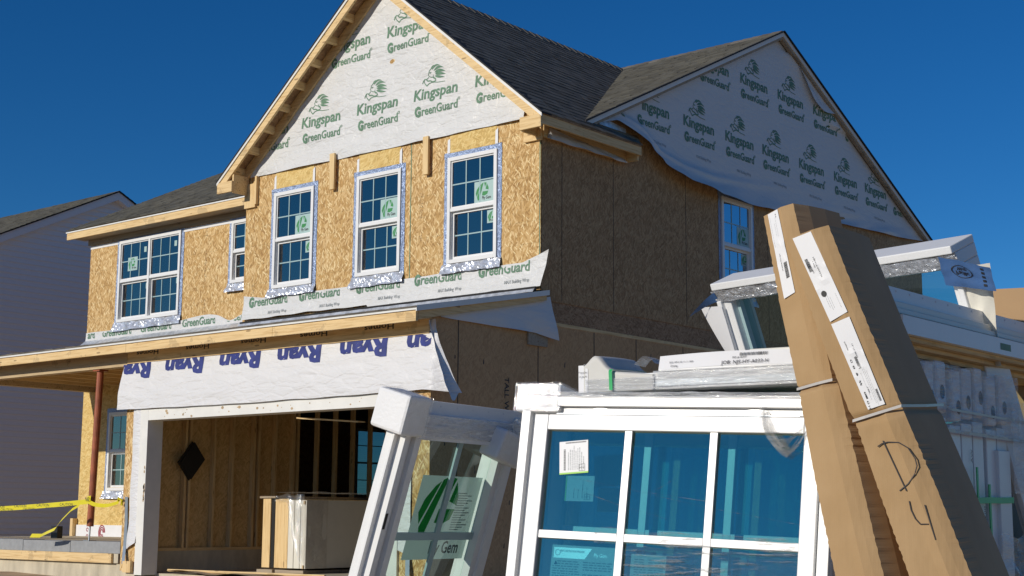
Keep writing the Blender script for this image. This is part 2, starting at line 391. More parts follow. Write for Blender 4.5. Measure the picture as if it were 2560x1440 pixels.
_tc = {}
def text2(s, w=None, cap=None, bold=0.0, shear=0.0, center=True, flip=False):
    """flat polygons of a line of text: width w, capital height cap, baseline at 0"""
    k = (s, bold, shear)
    if k not in _tc:
        c = bpy.data.curves.new('t', 'FONT'); c.body = s; c.size = 1; c.resolution_u = 2; c.offset = bold; c.shear = shear; c.fill_mode = 'FRONT'
        o = bpy.data.objects.new('t', c); COL.objects.link(o)
        dg = bpy.context.evaluated_depsgraph_get(); me = bpy.data.meshes.new_from_object(o.evaluated_get(dg))
        _tc[k] = ([(v.co.x, v.co.y) for v in me.vertices], [tuple(p.vertices) for p in me.polygons])
        bpy.data.objects.remove(o); bpy.data.curves.remove(c); bpy.data.meshes.remove(me)
    vs, fs = _tc[k]
    if not vs: return []
    x0 = min(v[0] for v in vs); x1 = max(v[0] for v in vs)
    sx = w / (x1 - x0) if w else (cap / .70); sy = cap / .70 if cap else sx
    out = [((v[0] - (x0 + x1) / 2 if center else v[0] - x0) * sx, v[1] * sy) for v in vs]
    if flip: out = [(-a, -b) for a, b in out]
    return [(out, fs)]
def shift(polys, dx, dy): return [([(a + dx, b + dy) for a, b in vs], fs) for vs, fs in polys]
def stroke2(pts, w0, w1=None):
    """tapered polyline stroke as quads"""
    n = len(pts); w1 = w0 if w1 is None else w1; L = []
    for i in range(n):
        a = pts[max(i - 1, 0)]; b = pts[min(i + 1, n - 1)]; dx, dy = b[0] - a[0], b[1] - a[1]; d = math.hypot(dx, dy) or 1
        t = i / (n - 1); w = (w0 + (w1 - w0) * t) / 2
        L.append((pts[i][0] - dy / d * w, pts[i][1] + dx / d * w)); L.append((pts[i][0] + dy / d * w, pts[i][1] - dx / d * w))
    return [(L, [(2 * i, 2 * i + 1, 2 * i + 3, 2 * i + 2) for i in range(n - 1)])]
def blade2(a, b, bulge, width, n=7):
    """leaf shaped blade from a to b"""
    L1 = []; L2 = []
    dx, dy = b[0] - a[0], b[1] - a[1]; nx, ny = -dy, dx
    for i in range(n + 1):
        t = i / n; c = bulge * math.sin(math.pi * t); w = width * math.sin(math.pi * (t ** .7)) / 2
        px, py = a[0] + dx * t + nx * c, a[1] + dy * t + ny * c; d = math.hypot(nx, ny)
        L1.append((px + nx / d * w, py + ny / d * w)); L2.append((px - nx / d * w, py - ny / d * w))
    vs = L1 + L2; k = n + 1
    return [(vs, [(i, i + 1, k + i + 1, k + i) for i in range(n)])]
def lion2():
    """running maned animal emblem, about 0.5 wide, 0.3 tall, origin at its lower left"""
    P = []
    for (a, b, bu, w) in (((.20, .235), (.37, .27), .22, .030), ((.23, .215), (.44, .225), .16, .040), ((.245, .19), (.47, .165), .10, .046),
                          ((.25, .165), (.475, .125), .04, .044), ((.245, .14), (.45, .09), -.03, .036), ((.17, .24), (.29, .285), .22, .018)):
        P += blade2(a, b, bu, w)
    P += stroke2([(.13, .19), (.145, .225), (.175, .25), (.22, .265)], .010, .014)
    P += stroke2([(.13, .19), (.12, .17), (.135, .155), (.12, .13)], .012, .008)
    P += stroke2([(.15, .195), (.185, .20)], .022, .01)
    P += stroke2([(.135, .155), (.165, .135), (.21, .125), (.245, .095)], .010, .016)
    P += stroke2([(.12, .13), (.08, .115), (.05, .125), (.02, .10), (.005, .06)], .012, .018)
    P += stroke2([(.05, .125), (.035, .095), (.05, .06), (.10, .01)], .010, .016)
    P += stroke2([(.08, .115), (.11, .085), (.16, .08), (.21, .055), (.26, .06)], .020, .018)
    P += stroke2([(.10, .01), (.14, .04), (.19, .05), (.25, .045), (.32, .03), (.46, .02)], .018, .008)
    P += stroke2([(.22, .16), (.215, .13), (.26, .10), (.27, .06)], .008, .02)
    return P
def plygem2(W, H):
    """leaf logo and name of the window stickers in a W x H area (origin lower left): list of (polys, material slot offset)"""
    g = []
    s = H / 1.0; x = lambda a, b: (a * s * .9 + .04 * W, b * s)
    def pg(pts): return [([x(*p) for p in pts], [tuple(range(len(pts)))])]
    g += pg([(.05, .45), (.12, .62), (.30, .80), (.42, .86), (.12, .30)])
    g += pg([(.14, .26), (.45, .88), (.58, .92), (.28, .12), (.20, .10)])
    g += pg([(.62, .92), (.78, .90), (.68, .70)])
    g += pg([(.80, .86), (.92, .66), (.92, .55), (.72, .60)])
    g += pg([(.52, .50), (.90, .50), (.84, .36), (.66, .30), (.48, .32)])
    t = shift(text2('Ply Gem', W * .50, H * .15, .02), W * .74, H * .13)
    return g, t
def nz(x, y, z=0.0): return noise.noise(Vector((x, y, z)))
def sheet_holes(mb, u0, u1, z0, z1, holes, fn, mi=None):
    """rectangular sheet with rectangular holes; fn(u,z) gives the point"""
    us = sorted({u0, u1, *[h[0] for h in holes], *[h[1] for h in holes]}); zs = sorted({z0, z1, *[h[2] for h in holes], *[h[3] for h in holes]})
    us = [u for u in us if u0 <= u <= u1]; zs = [z for z in zs if z0 <= z <= z1]
    for a, b in zip(us, us[1:]):
        for c, d in zip(zs, zs[1:]):
            mu, mz = (a + b) / 2, (c + d) / 2
            if any(h[0] < mu < h[1] and h[2] < mz < h[3] for h in holes): continue
            mb.quad(fn(a, c), fn(b, c), fn(b, d), fn(a, d), mi)

# ------------------------------------------------------------------ setting: ground
def ground_z(x, y):
    t = min(1, max(0, (y + 9.0) / 6.0)); t = t * t * (3 - 2 * t)
    return -.78 + .66 * t
mb = MB()
xs = [-900, -300, -90, -40] + [-30 + i * 1.5 for i in range(41)] + [45, 90, 300, 900]
ys = [-900, -300, -90, -40] + [-30 + i * 1.0 for i in range(61)] + [45, 90, 300, 900]
vs = [(x, y, ground_z(x, y) + (.05 * nz(x * .6, y * .6, 3) if abs(x) < 35 and abs(y) < 35 else 0)) for y in ys for x in xs]
nx = len(xs)
mb.add(vs, [(j * nx + i, j * nx + i + 1, (j + 1) * nx + i + 1, (j + 1) * nx + i) for j in range(len(ys) - 1) for i in range(nx - 1)])
o = mb.build('ground', 'dirt', smooth=True); tag(o, None, None, kind='structure')

# ------------------------------------------------------------------ the house being built
ZR, SG = 8.87, .83          # front gable ridge and slope
ZM, SM, YM = 8.98, .495, 6.35   # main ridge
GX = -3.05
def zg(x): return ZR - SG * abs(x - GX)
def zm(y): return ZM - SM * abs(y - YM)
house = thing('house', 'two storey timber house under construction, bare strand board walls and white building wrap', 'house', (-5.9, -2.09, 0))
W, H = .92, 1.525
WZ = 4.295
FW = [-5.3975, -3.526, -1.6805]

# --- walls
mb = MB()
holes = [(x + .04, x + W - .04, WZ + .04, WZ + H - .04) for x in FW]
sheet_holes(mb, -6.1, 0, 3.4, 6.16, holes, lambda u, z: (u, 0, z))
ns = 40
for i in range(ns):
    a, b = -6.1 + 6.1 * i / ns, -6.1 + 6.1 * (i + 1) / ns
    mb.quad((a, 0, 6.16), (b, 0, 6.16), (b, 0, max(6.16, zg(b) - .10)), (a, 0, max(6.16, zg(a) - .10)))
for x in (-2.42, -.015):     # green seams between sheets
    mb.box(x - .007, x + .007, -.004, -.001, 3.85, 6.2, 1)
mb.build('front_wall', ['osb', 'green'], house)
for x in FW:
    mb = MB(); mb.box(x + .02, x + W - .02, -.010, -.001, WZ + H + .07, 6.165); mb.build('header_panel', 'osb_pale', house)
for x in FW:
    for q in (x - .02, x + W - .045):
        mb = MB(); mb.quad((q, -.013, WZ + H + .07), (q + .05, -.013, WZ + H + .07), (q + .05, -.013, 6.13 - .05 * random.random()), (q + .005, -.013, 6.08)); mb.build('seam_tape', 'paper', house)
mb = MB()
sheet_holes(mb, -11.8, -6.1, 3.7, 6.2, [(-10.81, -9.05, WZ + .04, WZ + H - .04), (-7.56, -6.72, WZ + .46, WZ + 1.47)], lambda u, z: (u, .95, z))
mb.build('front_wall', 'osb', house)
mb = MB()
sheet_holes(mb, -11.8, -6.1, -.2, 3.7, [(-10.87, -10.03, 1.28, 2.6)], lambda u, z: (u, .95, z))
mb.build('porch_wall', 'osb_pale', house)
mb = MB()
mb.quad((-11.8, .95, 3.7), (-11.8, 11.75, 3.7), (-11.8, 11.75, 6.2), (-11.8, .95, 6.2))
sheet_holes(mb, .95, 11.75, -.2, 3.7, [(8.0, 9.4, 1.25, 2.7)], lambda u, z: (-11.8, u, z))
mb.add([(-11.8, .95, 6.2), (-11.8, 11.75, 6.2), (-11.8, YM, ZM - .1)], [(0, 1, 2)])
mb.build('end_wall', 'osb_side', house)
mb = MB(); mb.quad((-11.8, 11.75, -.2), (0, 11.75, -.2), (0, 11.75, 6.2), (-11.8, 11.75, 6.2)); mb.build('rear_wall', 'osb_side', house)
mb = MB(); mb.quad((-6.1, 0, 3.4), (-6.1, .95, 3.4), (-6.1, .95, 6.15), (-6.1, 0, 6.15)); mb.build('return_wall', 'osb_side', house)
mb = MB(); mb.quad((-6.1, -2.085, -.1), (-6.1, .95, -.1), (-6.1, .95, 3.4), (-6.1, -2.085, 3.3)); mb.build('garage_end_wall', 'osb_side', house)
# side wall, upper sheets
SY = 4.468
mb = MB()
sheet_holes(mb, 0, 11.75, 3.66, 6.2, [(SY + .04, SY + W - .04, WZ + .04, WZ + H - .04)], lambda u, z: (.012, u, z))
mb.box(0, .012, .0, 11.75, 3.648, 3.66)
for i in range(60):
    a, b = 0 + 11.75 * i / 60, 11.75 * (i + 1) / 60
    mb.quad((.012, a, 6.2), (.012, b, 6.2), (.012, b, max(6.2, zm(b) - .1)), (.012, a, max(6.2, zm(a) - .1)))
for y in (.44, 3.477, 1.62, 5.9, 7.1):
    mb.box(.0125, .014, y - .005, y + .005, 3.67, 6.1, 1)
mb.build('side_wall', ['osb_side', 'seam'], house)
mb = MB()
mb.quad((.002, .0, 3.37), (.002, 11.75, 3.37), (.002, 11.75, 3.66), (.002, 0, 3.66))
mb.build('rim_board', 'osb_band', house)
mb = MB()
mb.box(-.02, .006, .1, 11.75, 3.325, 3.37)
mb.build('ledger_board', 'wood_y', house)
mb = MB()
mb.quad((0, .1, 0), (0, 11.75, 0), (0, 11.75, 3.335), (0, .1, 3.335))
mb.quad((0, -2.09, 0), (0, .1, 0), (0, .1, 3.74), (0, -2.09, 3.30))
for y in (-1.607, -.047, 1.175, 2.173, 3.378, 4.37, 5.6, 6.8, 8.0):
    mb.box(.0005, .003, y - .007, y + .007, .0, 3.32, 1)
mb.poly2(text2('TALL WALL', .62, .085, .012), lambda a, b: (.004, -.72 + b, 2.25 - a), 2)
for i in range(90):
    y = random.uniform(-2, 5); z = random.uniform(.4, 3.1); mb.quad((.002, y, z), (.002, y + .018, z), (.002, y + .02, z + .06 * random.random() + .02), (.002, y + .004, z + .05), 2)
mb.build('side_wall', ['osb_low', 'seam', 'black'], house)

# --- garage front
mb = MB()
OX0, OX1, OZ = -5.536, -.66, 2.14
sheet_holes(mb, -6.1, 0, .0, 3.24, [(OX0 - .02, OX1 + .02, 0, OZ + .02)], lambda u, z: (u, -2.09, z))
mb.build('garage_wall', 'osb', house)
mb = MB()
T_ = .175
mb.box(OX0 - T_, OX0, -2.125, -1.86, -.05, OZ + T_ - .02); mb.box(OX1, OX1 + T_, -2.125, -1.86, -.05, OZ + T_ - .02)
mb.box(OX0, OX1, -2.123, -1.86, OZ, OZ + T_ - .02)
for i in range(26):
    x = OX0 + .3 + 4.2 * random.random() ** 1.3; z = OZ + .02 + .10 * random.random(); r = .006 + .03 * random.random() ** 3
    mb.add([(x + r * math.cos(k) * (1 + .6 * random.random()), -2.1245, z + r * math.sin(k)) for k in [j * .9 for j in range(7)]], [tuple(range(7))], 1)
for i in range(16):
    z = 1.0 + .5 * random.random(); r = .006 + .014 * random.random(); x = OX0 - .015 - .02 * random.random()
    mb.add([(x + r * math.cos(k), -2.1265, z + r * math.sin(k) * 1.6) for k in [j * .9 for j in range(7)]], [tuple(range(7))], 1)
mb.build('garage_door_frame', ['trim', 'dirt'], house)
mb = MB()   # foundation
mb.box(-6.1, OX0 - T_ - .005, -2.11, -1.8, -.9, -.0); mb.build('foundation', 'concrete', house)
mb = MB(); mb.box(OX1 + T_ + .005, 0, -2.11, -1.8, -.9, 0); mb.build('foundation', 'concrete', house)
mb = MB(); mb.box(-11.8, -6.105, -2.05, -1.9, -.9, .10); mb.build('foundation', 'concrete', house)
mb = MB(); mb.box(-.02, .0, -1.79, 11.7, -.9, -.004); mb.build('foundation', 'concrete', house)
mb = MB()
mb.box(-6.0, -.02, -1.86, 6.0, -.14, -.03)
mb.build('garage_slab', 'concrete', house)
mb = MB()
mb.box(-5.93, -5.745, -2.17, -2.12, -.02, .14)
mb.build('wood_block', 'wood_z', house)
# inside of the garage
mb = MB()
sheet_holes(mb, -2.05, 1.07, .28, 2.75, [], lambda u, z: (-6.02, u, z))
mb.build('inner_wall', 'osb_in', house)
mb = MB()
mb.box(-6.06, -5.93, -1.86, 6.0, -.05, .27)
mb.build('garage_curb', 'concrete', house)
mb = MB(); mb.box(-6.02, -5.93, -1.86, 6.0, .271, .315); mb.build('sill_plate', 'wood_y', house)
for k, y in enumerate((-1.72, -1.14, -1.06, -.60, -.24, .18, .28, .62, 1.0, 1.09, 1.52, 1.93, 2.33, 2.74, 3.15, 3.56, 3.97, 4.38, 4.79, 5.2, 5.6)):
    mb = MB(); mb.box(-6.015, -5.93, y, y + .04, .315, 2.75); mb.build('stud', 'wood_z', house)
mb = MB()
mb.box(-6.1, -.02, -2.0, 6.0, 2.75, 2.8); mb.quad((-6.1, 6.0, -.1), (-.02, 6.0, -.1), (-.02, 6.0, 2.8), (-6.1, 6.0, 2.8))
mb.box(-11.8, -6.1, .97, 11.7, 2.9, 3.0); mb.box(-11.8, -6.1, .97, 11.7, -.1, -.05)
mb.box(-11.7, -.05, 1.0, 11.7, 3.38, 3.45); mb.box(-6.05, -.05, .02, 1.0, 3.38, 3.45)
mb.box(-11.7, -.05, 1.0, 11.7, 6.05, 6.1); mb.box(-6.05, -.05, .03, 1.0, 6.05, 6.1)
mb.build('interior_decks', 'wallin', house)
mb = MB()
c = Vector((-5.915, -1.06, 1.60))
def dia(a, b, n): return c + Vector((n, a * .707 * .36 - b * .707 * .30, a * .707 * .36 * 1.25 + b * .707 * .30 * 1.25))
for n0, s in ((0, 1),):
    mb.hexa([dia(-.5, -.5, 0), dia(.5, -.5, 0), dia(.5, .5, 0), dia(-.5, .5, 0), dia(-.5, -.5, .03), dia(.5, -.5, .03), dia(.5, .5, .03), dia(-.5, .5, .03)])
    mb.hexa([dia(-.42, -.54, .03), dia(.54, -.54, .03), dia(.54, .42, .03), dia(-.42, .42, .03), dia(-.42, -.54, .04), dia(.54, -.54, .04), dia(.54, .42, .04), dia(-.42, .42, .04)])
mb.build('black_sheet', 'dark', house)

# --- roofs
def shingles(mb, O, U, V, vmax, u0, u1, course=.145, seed=1, tab=(.10, .24)):
    O, U, V = Vector(O), Vector(U).normalized(), Vector(V).normalized(); N = U.cross(V)
    if N.z < 0: N = -N
    rnd = random.Random(seed); n = int(math.ceil(vmax / course))
    for i in range(n):
        v0 = i * course; v1 = min(vmax, v0 + course)
        a0, b0, a1, b1 = u0(v0), u1(v0), u0(v1), u1(v1)
        if b0 - a0 < .02: continue
        u = min(a0, a1) - rnd.random() * .3; last = max(b0, b1)
        while u < last:
            w = rnd.uniform(*tab); t = rnd.choice((.006, .009, .010, .013)); e = u + w
            lo0, lo1 = max(u, a0), min(e, b0); hi0, hi1 = max(u, a1), min(e, b1)
            if lo1 > lo0 or hi1 > hi0:
                lo0, lo1 = min(lo0, b0), max(lo1, a0); hi0, hi1 = min(hi0, b1), max(hi1, a1)
                P = lambda uu, vv, h: tuple(O + U * uu + V * vv + N * h)
                mb.add([P(lo0, v0, t), P(lo1, v0, t), P(hi1, v1 + .004, .003), P(hi0, v1 + .004, .003), P(lo0, v0, -.012), P(lo1, v0, -.012)],
                       [(0, 1, 2, 3), (4, 5, 1, 0)])
            u = e
SGL = math.hypot(1, SG); SML = math.hypot(1, SM)
EX = .29        # eave overhang of the front gable
YF = -.37
# right plane of the front gable
Lg = (GX * -1 + EX) * SGL
def right_end(v):
    x = EX - v / SGL
    if x > .10: return 1.93
    return YM - (ZM - zg(x)) / SM
mb = MB(); shingles(mb, (EX + .02, 0, zg(EX + .02)), (0, 1, 0), (-1, 0, SG), Lg + .02 * SGL, lambda v: YF, right_end, seed=3)
mb.build('gable_roof', 'shingle', house)
mb = MB(); shingles(mb, (2 * GX - EX - .02, 0, zg(2 * GX - EX - .02)), (0, 1, 0), (1, 0, SG), Lg + .02 * SGL, lambda v: YF,
                    lambda v: YM - (ZM - zg(EX - v / SGL)) / SM, seed=4)
mb.build('gable_roof', 'shingle', house)
# deck boards and felt edge below the shingles
mb = MB()
for s in (1, -1):
    e = GX + s * (-GX + EX + .01); 
    mb.hexa([(GX, YF + .03, ZR - .035), (e, YF + .03, zg(e) - .035), (e, 1.9 if s > 0 else .9, zg(e) - .035), (GX, 6.0, ZR - .035),
             (GX, YF + .03, ZR - .008), (e, YF + .03, zg(e) - .008), (e, 1.9 if s > 0 else .9, zg(e) - .008), (GX, 6.0, ZR - .008)])
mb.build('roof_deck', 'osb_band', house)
mb = MB()
for s in (1, -1):
    e = GX + s * (-GX + EX + .03)
    mb.hexa([(GX, YF - .012, ZR - .015), (e, YF - .012, zg(e) - .015), (e, YF + .2, zg(e) - .012), (GX, YF + .2, ZR - .012),
             (GX, YF - .012, ZR + .012), (e, YF - .012, zg(e) + .012), (e, YF + .2, zg(e) + .005), (GX, YF + .2, ZR + .005)])
mb.build('shingle_edge', 'black_edge', house)
mb = MB()
for s in (1, -1):
    e = GX + s * (-GX + EX + .02)
    mb.hexa([(GX, YF - .004, ZR - .062), (e, YF - .004, zg(e) - .062), (e, YF + .01, zg(e) - .062), (GX, YF + .01, ZR - .062),
             (GX, YF - .004, ZR - .0155), (e, YF - .004, zg(e) - .0155), (e, YF + .01, zg(e) - .0155), (GX, YF + .01, ZR - .0155)])
mb.build('drip_edge', 'trim', house)
# rake boards, lookouts and wall rafters of the front gable
def slope_board(mb, s, x0, x1, top, h, y0, y1):
    a = GX + s * x0; b = GX + s * x1
    mb.hexa([(a, y0, zg(a) - top - h), (b, y0, zg(b) - top - h), (b, y1, zg(b) - top - h), (a, y1, zg(a) - top - h),
             (a, y0, zg(a) - top), (b, y0, zg(b) - top), (b, y1, zg(b) - top), (a, y1, zg(a) - top)])
for s in (1, -1):
    mb = MB(); slope_board(mb, s, 0, -GX + EX - .02, .040, .165, -.355, -.315); mb.build('rake_board', 'wood_x', house)
    mb = MB(); slope_board(mb, s, 0, -GX + .02, .040, .21, -.060, -.018); mb.build('wall_rafter', 'wood_x', house)
    for k in range(9):
        x = .22 + k * .352
        mb = MB(); slope_board(mb, s, x, x + .034, .040, .10, -.315, -.06); mb.build('lookout', 'wood_y', house)
# eave returns
for s in (1, -1):
    c0 = GX + s * (-GX + EX + .005); c1 = GX + s * (-GX + EX - .36)
    x0, x1 = min(c0, c1), max(c0, c1)
    mb = MB(); mb.box(x0, x1, -.372, -.335, 5.885, 6.06); mb.box(c1 if s < 0 else c1, c1 + (.035 if s > 0 else -.035), -.335, -.02, 5.87, 6.06) if s > 0 else mb.box(c1 - .035, c1, -.335, -.02, 5.87, 6.17)
    mb.build('eave_return', 'wood_x', house, bevel=.003)
mb = MB(); mb.box(-6.1, -5.84, -.045, -.005, 5.66, 6.05); mb.build('corner_board', 'wood_z', house)
mb = MB(); mb.box(-.27, .03, -.045, -.004, 5.815, 6.10); mb.build('corner_board', 'wood_x', house)
mb = MB(); mb.box(-5.84, -5.80, -.06, -.004, 5.70, 6.16); mb.build('wood_cleat', 'wood_z', house)
for x, z0 in ((-4.075, 5.685), (-2.12, 5.63)):
    mb = MB(); mb.box(x, x + .105, -.085, -.047, z0, z0 + .56); mb.build('wood_cleat', 'wood_z', house, bevel=.003)
# right eave
mb = MB(); mb.box(EX - .035, EX, -.33, 1.93, 5.93, 6.055); mb.build('eave_fascia', 'wood_y', house)
mb = MB(); mb.box(.02, EX - .04, 1.88, 1.92, 5.86, 6.06); mb.build('eave_blocking', 'wood_x', house)
mb = MB(); mb.box(.013, .05, .0, 1.9, 5.86, 6.02); mb.build('frieze_board', 'wood_y', house)
mb = MB()
mb.grid(lambda a, b: (.055 + .05 * b + .02 * nz(a * 6, b * 2, 5), .02 + 1.82 * a, 5.835 + (.17 - .10 * a) * (1 - b) * (1 if a > .04 else .1) - .05 * math.sin(a * 3.1) * 0 + .02 * nz(a * 5, 3, b)), 40, 6)
mb.build('loose_wrap', 'wrap_side', house, smooth=True)

# main roof
XE = .15
Ms = (YM - .6) * SML
def xvr(y): return GX + (ZR - zm(y)) / SG     # right valley x at y
mb = MB()
shingles(mb, (0, .6, zm(.6)), (1, 0, 0), (0, 1, SM), Ms, lambda v: (xvr(.6 + v / SML) if .6 + v / SML < 6.1 else GX), lambda v: XE, seed=8)
mb.build('main_roof', 'shingle_main', house)
mb = MB()
shingles(mb, (0, .56, zm(.56)), (1, 0, 0), (0, 1, SM), (YM - .56) * SML, lambda v: -12.08, lambda v: 2 * GX - xvr(.56 + v / SML) if .56 + v / SML < 6.1 else GX, seed=9)
shingles(mb, (0, 2 * YM - .5, zm(.5)), (1, 0, 0), (0, -1, SM), (YM - .5) * SML, lambda v: -12.08, lambda v: XE, seed=10)
mb.build('main_roof', 'shingle_main', house)
mb = MB()
mb.hexa([(-12.05, .6, zm(.6) - .035), (-5.9, .6, zm(.6) - .035), (-5.9, YM, ZM - .035), (-12.05, YM, ZM - .035), (-12.05, .6, zm(.6) - .012), (-5.9, .6, zm(.6) - .012), (-5.9, YM, ZM - .012), (-12.05, YM, ZM - .012)])
mb.hexa([(-5.9, 2.6, zm(2.6) - .035), (XE - .02, 2.6, zm(2.6) - .035), (XE - .02, YM, ZM - .035), (-5.9, YM, ZM - .035), (-5.9, 2.6, zm(2.6) - .012), (XE - .02, 2.6, zm(2.6) - .012), (XE - .02, YM, ZM - .012), (-5.9, YM, ZM - .012)])
mb.hexa([(-12.05, YM, ZM - .035), (XE - .02, YM, ZM - .035), (XE - .02, 12.18, zm(12.18) - .035), (-12.05, 12.18, zm(12.18) - .035), (-12.05, YM, ZM - .012), (XE - .02, YM, ZM - .012), (XE - .02, 12.18, zm(12.18) - .012), (-12.05, 12.18, zm(12.18) - .012)])
mb.build('roof_deck', 'osb_band', house)
mb = MB()
for y0, y1 in ((.80, YM), (YM, 12.2)):
    for (t0, t1, xx) in ((.13, .03, .118),):
        mb.hexa([(.05, y0, zm(y0) - t0), (xx, y0, zm(y0) - t0), (xx, y1, zm(y1) - t0), (.05, y1, zm(y1) - t0), (.05, y0, zm(y0) - t1), (xx, y0, zm(y0) - t1), (xx, y1, zm(y1) - t1), (.05, y1, zm(y1) - t1)])
mb.build('side_rake_board', 'wood_old', house)
mb = MB()
for y0, y1 in ((.80, YM), (YM, 12.2)):
    mb.hexa([(.119, y0, zm(y0) - .085), (.140, y0, zm(y0) - .085), (.140, y1, zm(y1) - .085), (.119, y1, zm(y1) - .085), (.119, y0, zm(y0) - .012), (.140, y0, zm(y0) - .012), (.140, y1, zm(y1) - .012), (.119, y1, zm(y1) - .012)])
mb.build('drip_edge', 'trim', house)
mb = MB()
for y0, y1 in ((.78, YM), (YM, 12.24)):
    mb.hexa([(.1, y0, zm(y0) - .010), (.17, y0, zm(y0) - .010), (.17, y1, zm(y1) - .010), (.1, y1, zm(y1) - .010), (.1, y0, zm(y0) + .010), (.17, y0, zm(y0) + .012), (.17, y1, zm(y1) + .012), (.1, y1, zm(y1) + .010)])
mb.build('shingle_edge', 'black_edge', house)
mb = MB()   # ridge caps
for i in range(64):
    x = -12.05 + i * .19
    mb.hexa([(x, YM - .14, zm(YM - .14) + .004), (x + .2, YM - .14, zm(YM - .14) + .004), (x + .2, YM, ZM + .008), (x, YM, ZM + .008), (x, YM - .14, zm(YM - .14) + .016), (x + .2, YM - .14, zm(YM - .14) + .010), (x + .2, YM, ZM + .022), (x, YM, ZM + .030)])
mb.build('ridge_cap', 'shingle', house)
mb = MB()
for i in range(34):
    y = YF + i * .19
    for s in (1, -1):
        e = GX + s * .14
        mb.hexa([(GX, y, ZR + .008), (e, y, zg(e) + .006), (e, y + .2, zg(e) + .006), (GX, y + .2, ZR + .008), (GX, y, ZR + .032), (e, y, zg(e) + .024), (e, y + .2, zg(e) + .014), (GX, y + .2, ZR + .022)])
mb.build('ridge_cap', 'shingle', house)
# left wing eave
mb = MB(); mb.box(-12.06, -6.40, .58, .618, 5.935, 6.065); mb.build('eave_fascia', 'wood_x', house)
mb = MB(); mb.box(-12.08, -6.40, .565, .58, 6.062, 6.085); mb.build('drip_edge', 'trim', house)
mb = MB(); mb.box(-11.85, -6.11, .915, .948, 5.85, 6.02); mb.build('frieze_board', 'wood_old', house)
mb = MB(); mb.box(-11.95, -6.40, .62, .914, 5.955, 5.968); mb.build('soffit_board', 'wood_old', house)
for a, b in ((-11.8, -10.9), (-8.95, -7.62)):
    mb = MB(); mb.box(a, b, .942, .949, 5.775, 5.835); mb.build('seam_tape', 'paper', house)

# --- lower shed roof over garage and porch
ZS, SS, YS = 3.262, .194, -2.47
def zs(y): return ZS + SS * (y - YS)
mb = MB()
mb.hexa([(-11.95, YS, zs(YS) - .02), (.10, YS, zs(YS) - .02), (.10, -.0, zs(0) - .02), (-11.95, -.0, zs(0) - .02), (-11.95, YS, zs(YS)), (.10, YS, zs(YS)), (.10, 0, zs(0)), (-11.95, 0, zs(0))])
mb.hexa([(-11.95, 0, zs(0) - .02), (-6.1, 0, zs(0) - .02), (-6.1, .949, zs(.949) - .02), (-11.95, .949, zs(.949) - .02), (-11.95, 0, zs(0)), (-6.1, 0, zs(0)), (-6.1, .949, zs(.949)), (-11.95, .949, zs(.949))])
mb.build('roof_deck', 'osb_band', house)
mb = MB()
shingles(mb, (0, YS - .012, zs(YS - .012) + .004), (1, 0, 0), (0, 1, SS), 2.47 * math.hypot(1, SS), lambda v: -11.95, lambda v: .115, seed=12)
shingles(mb, (0, 0, zs(0) + .004), (1, 0, 0), (0, 1, SS), .93 * math.hypot(1, SS), lambda v: -11.95, lambda v: -6.12, seed=13)
mb.build('porch_roof', 'shingle', house)
mb = MB()
mb.box(-11.95, .116, YS - .010, YS + .06, zs(YS) - .004, zs(YS) + .006)
mb.build('shingle_edge', 'black_edge', house)
mb = MB()
mb.box(-11.95, .118, YS - .006, YS, zs(YS) - .034, zs(YS) - .0045)
mb.hexa([(.1005, YS - .004, zs(YS) - .05), (.118, YS - .004, zs(YS) - .05), (.118, .05, zs(.05) - .05), (.1005, .05, zs(.05) - .05), (.1005, YS - .004, zs(YS) + .018), (.118, YS - .004, zs(YS) + .018), (.118, .05, zs(.05) + .018), (.1005, .05, zs(.05) + .018)])
mb.build('drip_edge', 'trim', house)
for a, b in ((-11.95, -9.0), (-8.995, -5.69), (-5.685, -2.5), (-2.495, .085)):
    mb = MB(); dz = random.uniform(-.004, .004); mb.box(a, b, -2.455, -2.415 + dz, 3.103 + dz, 3.232); mb.build('fascia_board', 'wood_x', house)
mb = MB()
mb.hexa([(.045, -2.41, 3.12), (.085, -2.41, 3.12), (.085, .03, 3.63), (.045, .03, 3.63), (.045, -2.41, 3.235), (.085, -2.41, 3.235), (.085, .03, 3.70), (.045, .03, 3.70)])
mb.build('barge_board', 'wood_y', house)
mb = MB(); mb.box(-6.08, .04, -2.412, -2.13, 3.16, 3.175); mb.build('soffit_framing', 'wood_beam', house)
mb = MB(); mb.box(-6.08, .0, -2.140, -2.112, 2.985, 3.16)
for cx in (-5.6, -4.45, -3.25, -2.05, -.85): mb.poly2(shift(text2('Homes', .52, .07, .02, flip=True), cx, 3.155), lambda a, b: (a, -2.1415, b), 1)
mb.build('header_board', ['wood_x', 'black'], house)
for k in range(15):
    x = -6.0 + k * .42
    mb = MB(); mb.box(x, x + .04, -2.41, -2.13, 3.176, 3.225); mb.build('lookout', 'wood_y', house)
mb = MB(); mb.box(-6.03, .0, -.112, -.085, zs(-.1) + .03, zs(-.1) + .09); mb.build('felt_edge', 'black_edge', house)
# flashing where the shed roof meets the walls
mb = MB()
mb.grid(lambda a, b: (-6.02 + 6.02 * a, -.165 + .03 * b + .004 * nz(a * 40, b), zs(-.16 + .03 * b) + .022 + .040 * b + .004 * nz(a * 30, b * 2, 1)), 60, 3)
mb.build('step_flashing', 'metal', house)
mb = MB()
mb.grid(lambda a, b: (-11.8 + 5.7 * a, .80 + .12 * b, zs(.80 + .12 * b) + .022 + .075 * b + .004 * nz(a * 30, b * 2, 1)), 60, 3)
mb.build('step_flashing', 'metal', house)
